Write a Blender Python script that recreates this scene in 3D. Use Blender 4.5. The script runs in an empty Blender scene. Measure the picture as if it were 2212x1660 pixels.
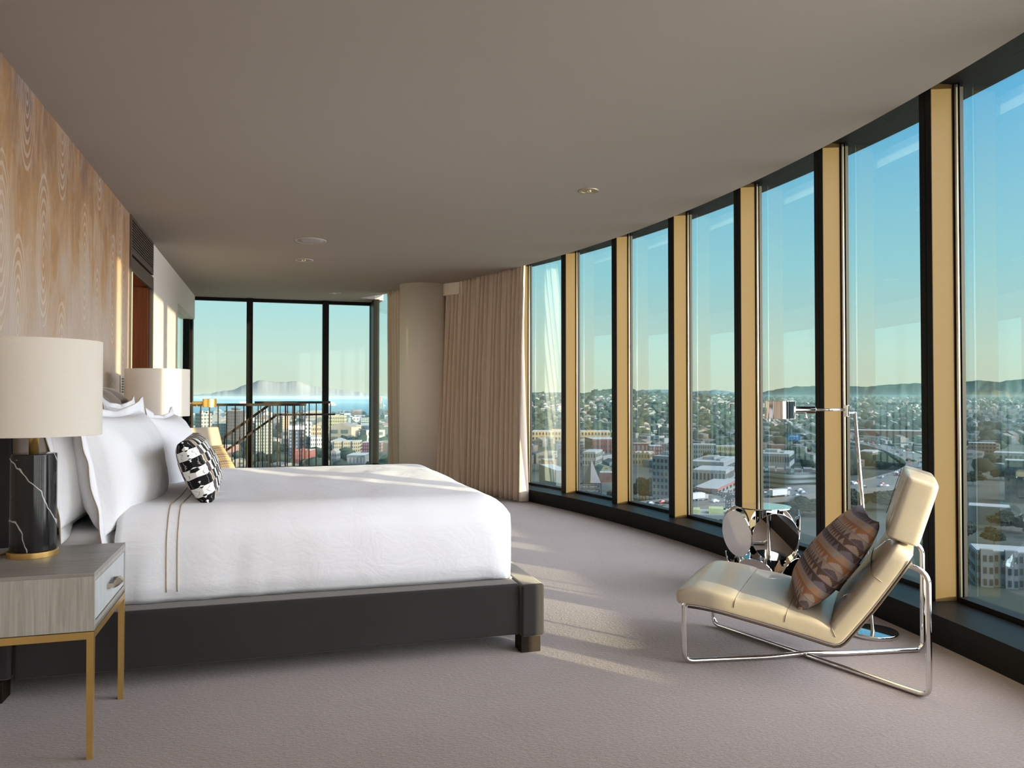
import bpy, math, random
from mathutils import Vector, Matrix, noise
S = bpy.context.scene
COL = S.collection
random.seed(7)
PI = math.pi
R = math.radians

# ------------------------------------------------------------------ camera
F_PX, YAW, PITCH = 1700.0, 16.7, 0.977
cam_d = bpy.data.cameras.new('camera')
cam_d.sensor_fit = 'HORIZONTAL'
cam_d.sensor_width = 36.0
cam_d.lens = F_PX / 2212 * 36.0
cam_d.clip_start = 0.05
cam_d.clip_end = 60000
cam = bpy.data.objects.new('camera', cam_d)
COL.objects.link(cam)
cam.location = (0, 0, 1.2)
cam.rotation_euler = (R(90 + PITCH), 0, R(-YAW))
S.camera = cam

# ------------------------------------------------------------------ light
SUN_EL = 4.0
SUN_DIR = Vector((0.592 * math.cos(R(SUN_EL)), -0.806 * math.cos(R(SUN_EL)), math.sin(R(SUN_EL)))).normalized()
sun_d = bpy.data.lights.new('sun', 'SUN')
sun_d.energy = 7.0
sun_d.angle = R(0.6)
sun_d.color = (1.0, 0.77, 0.48)
sun = bpy.data.objects.new('sun', sun_d)
COL.objects.link(sun)
sun.rotation_euler = SUN_DIR.to_track_quat('Z', 'Y').to_euler()

W = bpy.data.worlds.new('evening_sky')
S.world = W
W.use_nodes = True
wt = W.node_tree
for n in list(wt.nodes):
    wt.nodes.remove(n)


class NT:
    """small helper to wire shader nodes"""
    def __init__(s, tree):
        s.t = tree

    def n(s, kind, **kw):
        nd = s.t.nodes.new(kind)
        for k, v in kw.items():
            setattr(nd, k, v)
        return nd

    def put(s, sock, v):
        if isinstance(v, bpy.types.NodeSocket):
            s.t.links.new(v, sock)
        elif v is not None:
            try:
                sock.default_value = v
            except Exception:
                sock.default_value = (*v, 1.0)

    def m(s, op, a, b=None, c=None):
        nd = s.n('ShaderNodeMath', operation=op)
        for i, v in enumerate((a, b, c)):
            if v is not None:
                s.put(nd.inputs[i], v)
        return nd.outputs[0]

    def mix(s, fac, a, b, blend='MIX'):
        nd = s.n('ShaderNodeMix', data_type='RGBA', blend_type=blend)
        s.put(nd.inputs[0], fac)
        s.put(nd.inputs[6], a)
        s.put(nd.inputs[7], b)
        return nd.outputs[2]

    def ramp(s, fac, stops, interp='LINEAR'):
        nd = s.n('ShaderNodeValToRGB')
        cr = nd.color_ramp
        cr.interpolation = interp
        while len(cr.elements) < len(stops):
            cr.elements.new(0.5)
        for e, (p, c) in zip(cr.elements, stops):
            e.position = p
            e.color = (*c, 1.0)
        s.put(nd.inputs[0], fac)
        return nd.outputs[0]

    def sep(s, v):
        nd = s.n('ShaderNodeSeparateXYZ')
        s.put(nd.inputs[0], v)
        return nd.outputs

    def comb(s, x, y, z):
        nd = s.n('ShaderNodeCombineXYZ')
        for i, v in enumerate((x, y, z)):
            s.put(nd.inputs[i], v)
        return nd.outputs[0]

    def noise(s, vec, scale, detail=3.0, rough=0.55, dist=0.0):
        nd = s.n('ShaderNodeTexNoise')
        s.put(nd.inputs['Vector'], vec)
        nd.inputs['Scale'].default_value = scale
        nd.inputs['Detail'].default_value = detail
        nd.inputs['Roughness'].default_value = rough
        nd.inputs['Distortion'].default_value = dist
        return nd.outputs['Fac']

    def coord(s, kind='Object'):
        return s.n('ShaderNodeTexCoord').outputs[kind]

    def vscale(s, v, sc):
        nd = s.n('ShaderNodeMapping')
        s.put(nd.inputs['Vector'], v)
        nd.inputs['Scale'].default_value = sc
        return nd.outputs[0]

    def bump(s, h, strength=0.3, dist=0.01):
        nd = s.n('ShaderNodeBump')
        nd.inputs['Strength'].default_value = strength
        nd.inputs['Distance'].default_value = dist
        s.put(nd.inputs['Height'], h)
        return nd.outputs[0]


k = NT(wt)
wdir = k.coord('Generated')
wx, wy, wz = k.sep(wdir)
elev = k.m('MAXIMUM', wz, 0.0)
base = k.ramp(elev, [(0.0, (0.64, 0.60, 0.47)), (0.05, (0.60, 0.67, 0.58)), (0.15, (0.36, 0.64, 0.70)),
                     (0.33, (0.13, 0.45, 0.74)), (0.6, (0.12, 0.40, 0.62)), (1.0, (0.14, 0.36, 0.55))])
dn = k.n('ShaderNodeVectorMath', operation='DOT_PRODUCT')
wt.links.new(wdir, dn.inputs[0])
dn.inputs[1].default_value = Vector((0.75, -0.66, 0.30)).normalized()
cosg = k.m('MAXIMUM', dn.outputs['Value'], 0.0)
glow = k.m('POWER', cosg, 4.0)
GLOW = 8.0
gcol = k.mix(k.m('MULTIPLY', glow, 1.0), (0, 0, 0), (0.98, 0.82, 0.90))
bg1 = k.n('ShaderNodeBackground')
wt.links.new(base, bg1.inputs[0])
bg1.inputs[1].default_value = 0.62
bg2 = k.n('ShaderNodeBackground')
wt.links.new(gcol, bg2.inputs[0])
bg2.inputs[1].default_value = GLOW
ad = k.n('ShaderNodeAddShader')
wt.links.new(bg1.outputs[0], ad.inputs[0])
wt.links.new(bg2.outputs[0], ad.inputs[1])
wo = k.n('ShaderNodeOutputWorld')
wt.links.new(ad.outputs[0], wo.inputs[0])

S.view_settings.view_transform = 'Standard'
S.view_settings.look = 'None'
S.view_settings.gamma = 1.0
S.view_settings.exposure = 1.05
S.cycles.use_denoising = True
S.cycles.max_bounces = 10
S.cycles.diffuse_bounces = 6
S.cycles.glossy_bounces = 5
S.cycles.transparent_max_bounces = 24
S.cycles.caustics_reflective = False
S.cycles.caustics_refractive = False
S.cycles.sample_clamp_indirect = 6.0


# ------------------------------------------------------------------ materials
def principled(name, col, rough=0.6, metal=0.0, sheen=0.0, coat=0.0, spec=None):
    m = bpy.data.materials.new(name)
    m.use_nodes = True
    nt = m.node_tree
    b = nt.nodes['Principled BSDF']
    b.inputs['Base Color'].default_value = (*col, 1)
    b.inputs['Roughness'].default_value = rough
    b.inputs['Metallic'].default_value = metal
    b.inputs['Sheen Weight'].default_value = sheen
    b.inputs['Coat Weight'].default_value = coat
    if spec is not None:
        b.inputs['Specular IOR Level'].default_value = spec
    return m, NT(nt), b


def simple(name, col, rough=0.6, metal=0.0, var=0.08, scale=20.0, **kw):
    """one colour with a little mottling, so that no surface is perfectly flat"""
    m, q, b = principled(name, col, rough, metal, **kw)
    f = q.noise(q.coord(), scale, 3.0)
    q.put(b.inputs['Base Color'], q.mix(f, tuple(c * (1 - var) for c in col), tuple(min(1, c * (1 + var)) for c in col)))
    return m


MAT = {}


def mat_carpet():
    m, q, b = principled('carpet_wool', (0.33, 0.27, 0.25), 0.95, sheen=0.3, spec=0.1)
    co = q.coord()
    big = q.noise(co, 0.9, 4.0, 0.6, 0.6)
    mid = q.noise(co, 3.3, 3.0, 0.6)
    c = q.mix(big, (0.275, 0.198, 0.170), (0.39, 0.31, 0.278))
    c = q.mix(q.m('MULTIPLY', mid, 0.55), c, (0.235, 0.178, 0.166))
    tuft = q.m('ADD', q.m('MULTIPLY', q.noise(q.vscale(co, (1.0, 2.0, 1.0)), 58.0, 2.0), 1.25), q.m('MULTIPLY', q.noise(co, 190.0, 1.0), 0.6))
    c = q.mix(q.m('MULTIPLY', q.m('SUBTRACT', 0.75, q.m('MULTIPLY', tuft, 0.6)), 1.3), c, (0.14, 0.115, 0.11))
    q.put(b.inputs['Base Color'], c)
    q.put(b.inputs['Normal'], q.bump(tuft, 0.55, 0.006))
    return m


def mat_wallpaper():
    m, q, b = principled('painted_wallpaper', (0.5, 0.4, 0.3), 0.55, spec=0.3)
    co = q.coord()
    x, y, z = q.sep(co)
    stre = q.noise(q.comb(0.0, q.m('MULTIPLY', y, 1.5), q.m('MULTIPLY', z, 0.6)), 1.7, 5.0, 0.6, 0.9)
    fine = q.noise(q.comb(0.0, q.m('MULTIPLY', y, 5.0), q.m('MULTIPLY', z, 1.6)), 2.2, 5.0, 0.65, 1.2)
    # paper's ombre and painted light pools together: bronze washes above, pale plaster tones below
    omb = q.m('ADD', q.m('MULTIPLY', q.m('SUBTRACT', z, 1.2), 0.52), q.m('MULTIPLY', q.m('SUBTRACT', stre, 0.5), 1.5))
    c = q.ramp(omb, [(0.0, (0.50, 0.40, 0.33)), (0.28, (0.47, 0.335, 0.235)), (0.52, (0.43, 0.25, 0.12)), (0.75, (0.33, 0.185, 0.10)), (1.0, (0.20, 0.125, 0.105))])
    c = q.mix(q.m('MULTIPLY', q.m('MAXIMUM', q.m('SUBTRACT', fine, 0.47), 0.0), 1.7), c, (0.60, 0.50, 0.41))
    # tall arch motifs made of fine concentric lines
    vo = q.n('ShaderNodeTexVoronoi', feature='F1', voronoi_dimensions='2D')
    q.put(vo.inputs['Vector'], q.comb(q.m('MULTIPLY', y, 1.9), q.m('MULTIPLY', z, 0.62), 0.0))
    vo.inputs['Scale'].default_value = 1.25
    vo.inputs['Randomness'].default_value = 0.75
    d = vo.outputs['Distance']
    ln = q.m('GREATER_THAN', q.m('SINE', q.m('MULTIPLY', d, 125.0)), 0.45)
    inside = q.m('LESS_THAN', d, q.m('ADD', 0.22, q.m('MULTIPLY', stre, 0.2)))
    c = q.mix(q.m('MULTIPLY', q.m('MULTIPLY', ln, inside), 0.34), c, (0.76, 0.68, 0.58))
    q.put(b.inputs['Base Color'], c)
    q.put(b.inputs['Normal'], q.bump(q.m('MULTIPLY', ln, inside), 0.15, 0.002))
    return m


def mat_wood(name, dark, light, axis=2, rough=0.45, sc=1.0):
    m, q, b = principled(name, dark, rough)
    co = q.coord()
    s3 = [30.0 * sc, 30.0 * sc, 30.0 * sc]
    s3[axis] = 1.6 * sc
    g = q.noise(q.vscale(co, tuple(s3)), 1.5, 5.0, 0.65, 0.9)
    s4 = [170.0 * sc] * 3
    s4[axis] = 5.0 * sc
    p = q.noise(q.vscale(co, tuple(s4)), 1.0, 2.0)
    f = q.m('ADD', q.m('MULTIPLY', g, 0.75), q.m('MULTIPLY', p, 0.4))
    q.put(b.inputs['Base Color'], q.ramp(f, [(0.3, dark), (0.75, light)]))
    q.put(b.inputs['Normal'], q.bump(f, 0.12, 0.002))
    return m


def mat_marble():
    m, q, b = principled('black_marble', (0.010, 0.009, 0.009), 0.10, spec=0.35)
    co = q.coord()
    w = q.noise(co, 6.0, 3.0)
    x, y, z = q.sep(co)
    v = q.m('ABSOLUTE', q.m('SUBTRACT', q.m('FRACT', q.m('ADD', q.m('MULTIPLY', q.m('ADD', z, q.m('MULTIPLY', x, 1.6)), 4.2),
                                                          q.m('ADD', q.m('MULTIPLY', w, 0.9), q.m('MULTIPLY', y, 2.0)))), 0.5))
    vein = q.m('LESS_THAN', v, 0.016)
    v2 = q.m('LESS_THAN', q.m('ABSOLUTE', q.m('SUBTRACT', q.noise(co, 9.0, 2.0, 0.5, 0.5), 0.62)), 0.004)
    c = q.mix(q.m('MULTIPLY', vein, 0.8), (0.012, 0.011, 0.011), (0.55, 0.53, 0.5))
    c = q.mix(q.m('MULTIPLY', v2, 0.35), c, (0.4, 0.36, 0.33))
    q.put(b.inputs['Base Color'], c)
    return m


def mat_fabric(name, col, weave=900.0, rough=0.9, var=0.1, sheen=0.2, strength=0.15):
    m, q, b = principled(name, col, rough, sheen=sheen, spec=0.2)
    co = q.coord()
    f = q.noise(co, 9.0, 4.0, 0.6)
    g = q.noise(co, weave, 1.0)
    q.put(b.inputs['Base Color'], q.mix(q.m('ADD', q.m('MULTIPLY', f, 0.6), q.m('MULTIPLY', g, 0.4)),
                                        tuple(c * (1 - var) for c in col), tuple(min(0.95, c * (1 + var)) for c in col)))
    q.put(b.inputs['Normal'], q.bump(g, strength, 0.001))
    return m


def mat_velvet(name, col, lift):
    m, q, b = principled(name, col, 0.85, sheen=0.9, spec=0.15)
    b.inputs['Sheen Roughness'].default_value = 0.35
    b.inputs['Sheen Tint'].default_value = (*lift, 1)
    f = q.noise(q.coord(), 3.0, 4.0, 0.6)
    q.put(b.inputs['Base Color'], q.mix(f, tuple(c * 0.8 for c in col), tuple(c * 1.25 for c in col)))
    return m


def mat_linen(name, col):
    m, q, b = principled(name, col, 0.85, sheen=0.1, spec=0.15)
    co = q.coord()
    wr = q.noise(q.vscale(co, (1.0, 1.0, 1.6)), 5.0, 5.0, 0.6, 0.7)
    fine = q.noise(co, 600.0, 1.0)
    h = q.m('ADD', q.m('MULTIPLY', wr, 1.0), q.m('MULTIPLY', fine, 0.03))
    q.put(b.inputs['Base Color'], q.mix(wr, tuple(c * 0.985 for c in col), col))
    q.put(b.inputs['Normal'], q.bump(h, 0.22, 0.03))
    return m


def mat_leather():
    m, q, b = principled('cream_leather', (0.56, 0.44, 0.28), 0.36, coat=0.15)
    co = q.coord()
    f = q.noise(co, 6.0, 4.0)
    q.put(b.inputs['Base Color'], q.mix(f, (0.40, 0.335, 0.25), (0.47, 0.40, 0.305)))
    wr = q.noise(q.vscale(co, (1.0, 3.0, 1.0)), 11.0, 4.0, 0.6, 0.8)
    gr = q.noise(co, 420.0, 2.0)
    q.put(b.inputs['Normal'], q.bump(q.m('ADD', wr, q.m('MULTIPLY', gr, 0.12)), 0.22, 0.006))
    return m


def mat_shade():
    m = bpy.data.materials.new('lampshade_linen')
    m.use_nodes = True
    q = NT(m.node_tree)
    for n in list(m.node_tree.nodes):
        m.node_tree.nodes.remove(n)
    co = q.coord()
    c = q.mix(q.noise(q.vscale(co, (60.0, 60.0, 400.0)), 1.0, 2.0), (0.88, 0.83, 0.74), (0.93, 0.88, 0.80))
    d = q.n('ShaderNodeBsdfDiffuse')
    t = q.n('ShaderNodeBsdfTranslucent')
    q.put(d.inputs[0], c)
    q.put(t.inputs[0], c)
    mx = q.n('ShaderNodeMixShader')
    mx.inputs[0].default_value = 0.38
    m.node_tree.links.new(d.outputs[0], mx.inputs[1])
    m.node_tree.links.new(t.outputs[0], mx.inputs[2])
    o = q.n('ShaderNodeOutputMaterial')
    m.node_tree.links.new(mx.outputs[0], o.inputs[0])
    return m


def mat_sheer():
    m = bpy.data.materials.new('white_sheer')
    m.use_nodes = True
    q = NT(m.node_tree)
    for n in list(m.node_tree.nodes):
        m.node_tree.nodes.remove(n)
    t = q.n('ShaderNodeBsdfTranslucent')
    d = q.n('ShaderNodeBsdfDiffuse')
    c = q.mix(q.noise(q.coord(), 300.0, 1.0), (0.80, 0.83, 0.93), (0.84, 0.87, 0.96))
    q.put(t.inputs[0], c)
    q.put(d.inputs[0], c)
    mx = q.n('ShaderNodeMixShader')
    mx.inputs[0].default_value = 0.25
    m.node_tree.links.new(t.outputs[0], mx.inputs[1])
    m.node_tree.links.new(d.outputs[0], mx.inputs[2])
    o = q.n('ShaderNodeOutputMaterial')
    m.node_tree.links.new(mx.outputs[0], o.inputs[0])
    return m


def mat_glass(name, tint, refl=0.6):
    m = bpy.data.materials.new(name)
    m.use_nodes = True
    nt = m.node_tree
    q = NT(nt)
    for n in list(nt.nodes):
        nt.nodes.remove(n)
    tr = q.n('ShaderNodeBsdfTransparent')
    tr.inputs[0].default_value = (*tint, 1)
    gl = q.n('ShaderNodeBsdfGlossy')
    gl.inputs['Roughness'].default_value = 0.0
    gl.inputs[0].default_value = (0.95, 1.0, 0.98, 1)
    fr = q.n('ShaderNodeFresnel')
    fr.inputs['IOR'].default_value = 1.5
    mx = q.n('ShaderNodeMixShader')
    q.put(mx.inputs[0], q.m('MULTIPLY', fr.outputs[0], refl))
    nt.links.new(tr.outputs[0], mx.inputs[1])
    nt.links.new(gl.outputs[0], mx.inputs[2])
    o = q.n('ShaderNodeOutputMaterial')
    nt.links.new(mx.outputs[0], o.inputs[0])
    return m


def mat_kilim():
    """woven stripes with rows of triangles, on the cushion's own UV"""
    m, q, b = principled('kilim_weave', (0.3, 0.2, 0.15), 0.95, spec=0.1)
    uv = q.coord('UV')
    u, v, _ = q.sep(uv)
    u2 = q.m('MULTIPLY', u, 16.0)
    N = 15.0
    vs = q.m('MULTIPLY', v, N)
    band = q.m('FRACT', vs)
    idx = q.m('DIVIDE', q.m('ADD', q.m('MODULO', q.m('FLOOR', vs), 5.0), 0.5), 5.0)
    ground = q.ramp(idx, [(0.0, (0.36, 0.25, 0.19)), (0.2, (0.10, 0.075, 0.085)), (0.4, (0.40, 0.31, 0.25)), (0.6, (0.42, 0.23, 0.12)), (0.8, (0.16, 0.13, 0.155))], 'CONSTANT')
    fig = q.ramp(idx, [(0.0, (0.09, 0.055, 0.045)), (0.2, (0.33, 0.25, 0.20)), (0.4, (0.33, 0.13, 0.05)), (0.6, (0.30, 0.26, 0.23)), (0.8, (0.05, 0.035, 0.035))], 'CONSTANT')
    tri = q.m('MULTIPLY', q.m('ABSOLUTE', q.m('SUBTRACT', q.m('FRACT', u2), 0.5)), 2.0)
    step = q.m('DIVIDE', q.m('FLOOR', q.m('MULTIPLY', tri, 7.0)), 7.0)
    # triangles come out at one half of the cushion, thin teeth on the other
    side = q.m('GREATER_THAN', u, 0.42)
    t1 = q.m('GREATER_THAN', q.m('ADD', band, 0.02), step)
    teeth = q.m('MULTIPLY', q.m('GREATER_THAN', q.m('FRACT', q.m('MULTIPLY', u, 64.0)), 0.55), q.m('LESS_THAN', band, 0.55))
    sel = q.m('ADD', q.m('MULTIPLY', side, t1), q.m('MULTIPLY', q.m('SUBTRACT', 1.0, side), q.m('MULTIPLY', teeth, 0.55)))
    c = q.mix(sel, ground, fig)
    edge = q.m('LESS_THAN', band, 0.10)
    c = q.mix(q.m('MULTIPLY', edge, 0.8), c, (0.17, 0.14, 0.18))
    g = q.noise(q.coord(), 500.0, 1.0)
    c = q.mix(q.m('MULTIPLY', g, 0.3), c, (0.30, 0.22, 0.18))
    q.put(b.inputs['Base Color'], c)
    q.put(b.inputs['Normal'], q.bump(g, 0.3, 0.002))
    return m


def mat_gold_kilim():
    m, q, b = principled('gold_triangle_weave', (0.5, 0.35, 0.15), 0.95, spec=0.1)
    u, v, _ = q.sep(q.coord('UV'))
    vs = q.m('MULTIPLY', v, 15.0)
    band = q.m('FRACT', vs)
    idx = q.m('DIVIDE', q.m('ADD', q.m('MODULO', q.m('FLOOR', vs), 3.0), 0.5), 3.0)
    tri = q.m('MULTIPLY', q.m('ABSOLUTE', q.m('SUBTRACT', q.m('FRACT', q.m('MULTIPLY', u, 17.0)), 0.5)), 2.0)
    sel = q.m('GREATER_THAN', q.m('SUBTRACT', 1.0, band), tri)
    fig = q.ramp(idx, [(0.0, (0.42, 0.23, 0.07)), (0.34, (0.26, 0.14, 0.06)), (0.67, (0.55, 0.33, 0.10))], 'CONSTANT')
    q.put(b.inputs['Base Color'], q.mix(sel, (0.68, 0.53, 0.32), fig))
    return m


def mat_patch():
    """black, white and tan blocks in wavering columns"""
    m, q, b = principled('block_print', (0.8, 0.8, 0.78), 0.9, spec=0.1)
    uv = q.coord('UV')
    nz = q.n('ShaderNodeTexNoise')
    q.put(nz.inputs['Vector'], uv)
    nz.inputs['Scale'].default_value = 12.0
    u, v, _ = q.sep(uv)
    wob = q.m('MULTIPLY', q.m('SUBTRACT', nz.outputs['Fac'], 0.5), 0.045)
    uu = q.m('MULTIPLY', q.m('ADD', u, wob), 16.0)
    vv = q.m('MULTIPLY', q.m('ADD', v, q.m('MULTIPLY', wob, 1.1)), 7.0)
    colm = q.m('FLOOR', uu)
    fu = q.m('FRACT', uu)
    row = q.m('FLOOR', vv)
    par = q.m('GREATER_THAN', q.m('MODULO', q.m('ADD', q.m('ADD', colm, row), 40.0), 2.0), 0.5)
    c = q.mix(par, (0.82, 0.81, 0.77), (0.012, 0.011, 0.012))
    # a tan stripe every third column, broken by purple-grey blocks
    third = q.m('LESS_THAN', q.m('MODULO', q.m('ADD', colm, 30.0), 4.0), 0.5)
    narrow = q.m('MULTIPLY', third, q.m('LESS_THAN', q.m('ABSOLUTE', q.m('SUBTRACT', fu, 0.5)), 0.32))
    tan = q.mix(q.m('GREATER_THAN', q.m('MODULO', q.m('ADD', row, 30.0), 2.0), 0.5), (0.40, 0.28, 0.15), (0.12, 0.085, 0.09))
    c = q.mix(narrow, c, tan)
    line = q.m('LESS_THAN', q.m('ABSOLUTE', q.m('SUBTRACT', q.m('FRACT', q.m('MULTIPLY', uu, 2.0)), 0.5)), 0.035)
    c = q.mix(q.m('MULTIPLY', line, 0.8), c, (0.35, 0.31, 0.27))
    q.put(b.inputs['Base Color'], c)
    q.put(b.inputs['Normal'], q.bump(q.noise(q.coord(), 500.0, 1.0), 0.2, 0.002))
    return m


def mat_attr(name, rough=0.8):
    """each face keeps the colour stored for its own house"""
    m, q, b = principled(name, (0.5, 0.5, 0.5), rough, spec=0.2)
    a = q.n('ShaderNodeAttribute', attribute_name='paint')
    q.put(b.inputs['Base Color'], a.outputs['Color'])
    return m


def mat_ground():
    m, q, b = principled('city_ground', (0.08, 0.09, 0.08), 0.95, spec=0.1)
    co = q.coord()
    f = q.noise(co, 0.006, 5.0, 0.65)
    g = q.noise(co, 0.04, 3.0, 0.6)
    c = q.ramp(f, [(0.35, (0.035, 0.05, 0.035)), (0.5, (0.075, 0.08, 0.075)), (0.68, (0.12, 0.115, 0.105))])
    q.put(b.inputs['Base Color'], q.mix(q.m('MULTIPLY', g, 0.6), c, (0.03, 0.045, 0.03)))
    return m


def mat_leaf(name, dark, light):
    m, q, b = principled(name, dark, 0.9, spec=0.1)
    q.put(b.inputs['Base Color'], q.mix(q.noise(q.coord(), 0.8, 3.0, 0.6), dark, light))
    return m


MAT['carpet'] = mat_carpet()
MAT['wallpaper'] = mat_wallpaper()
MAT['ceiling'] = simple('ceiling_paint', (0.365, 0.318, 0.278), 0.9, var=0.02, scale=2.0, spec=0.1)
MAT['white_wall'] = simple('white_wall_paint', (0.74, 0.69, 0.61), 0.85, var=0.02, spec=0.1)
MAT['column'] = simple('column_paint', (0.88, 0.79, 0.68), 0.85, var=0.03, scale=3.0, spec=0.1)
MAT['frame'] = simple('dark_aluminium', (0.009, 0.008, 0.0075), 0.45, var=0.15, spec=0.12)
MAT['cheek'] = simple('gold_anodised_panel', (0.090, 0.050, 0.007), 0.6, 0.0, var=0.05, scale=60.0, spec=0.2)
MAT['bead'] = simple('clear_glazing_bead', (0.80, 0.76, 0.62), 0.22, 0.7, var=0.1)
MAT['bronze'] = simple('bronze_frame', (0.085, 0.062, 0.045), 0.5, 0.2, var=0.1)
MAT['dark_bronze'] = simple('dark_bronze_rail', (0.030, 0.019, 0.011), 0.5, 0.0, var=0.1, spec=0.3)
MAT['door_wood'] = mat_wood('mahogany_veneer', (0.11, 0.028, 0.008), (0.26, 0.075, 0.022), 2, 0.35, 0.35)
MAT['oak'] = mat_wood('grey_oak_upright', (0.235, 0.21, 0.175), (0.43, 0.41, 0.365), 2)
MAT['oak_top'] = mat_wood('grey_oak_top', (0.16, 0.15, 0.135), (0.34, 0.32, 0.29), 0)
MAT['oak_front'] = mat_wood('pale_oak_front', (0.40, 0.41, 0.41), (0.56, 0.57, 0.56), 2, 0.5)
MAT['brass'] = simple('satin_brass', (0.62, 0.40, 0.13), 0.3, 0.75, var=0.06, scale=40)
MAT['nickel'] = simple('brushed_nickel', (0.55, 0.48, 0.38), 0.32, 0.9, var=0.06)
MAT['chrome'] = simple('polished_chrome', (0.80, 0.78, 0.75), 0.05, 1.0, var=0.01)
MAT['mirror'] = simple('mirror_steel', (0.72, 0.70, 0.67), 0.015, 1.0, var=0.01)
MAT['marble'] = mat_marble()
MAT['shade'] = mat_shade()
MAT['linen'] = mat_linen('white_bed_linen', (0.83, 0.83, 0.86))
MAT['pillow_linen'] = mat_linen('white_pillow_linen', (0.80, 0.795, 0.81))
MAT['piping'] = simple('tan_stitching', (0.42, 0.33, 0.22), 0.9)
MAT['velvet'] = mat_velvet('charcoal_velvet', (0.030, 0.027, 0.027), (0.55, 0.50, 0.45))
MAT['velvet_grey'] = mat_velvet('taupe_velvet', (0.20, 0.165, 0.14), (0.6, 0.55, 0.5))
MAT['leg_wood'] = simple('dark_leg_wood', (0.016, 0.009, 0.006), 0.6, spec=0.15)
MAT['curtain'] = mat_fabric('taupe_curtain', (0.72, 0.59, 0.48), 500.0, 0.9, 0.06)
MAT['leather'] = mat_leather()
MAT['leather_edge'] = simple('brown_piping', (0.05, 0.03, 0.02), 0.6)
MAT['seam'] = simple('tan_thread', (0.26, 0.20, 0.135), 0.8)
MAT['kilim'] = mat_kilim()
MAT['gold_kilim'] = mat_gold_kilim()
MAT['patch'] = mat_patch()
MAT['glass'] = mat_glass('tinted_glass', (0.87, 0.955, 0.95), 0.25)
MAT['plastic'] = simple('ivory_plastic', (0.75, 0.70, 0.60), 0.5)
MAT['white_metal'] = simple('white_metal', (0.46, 0.41, 0.35), 0.5)
MAT['speaker'] = simple('speaker_mesh', (0.38, 0.35, 0.345), 0.8, var=0.15, scale=500)
MAT['black'] = simple('black_recess', (0.01, 0.009, 0.008), 0.8)
MAT['cord'] = simple('brown_cord', (0.16, 0.05, 0.02), 0.5)


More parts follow.
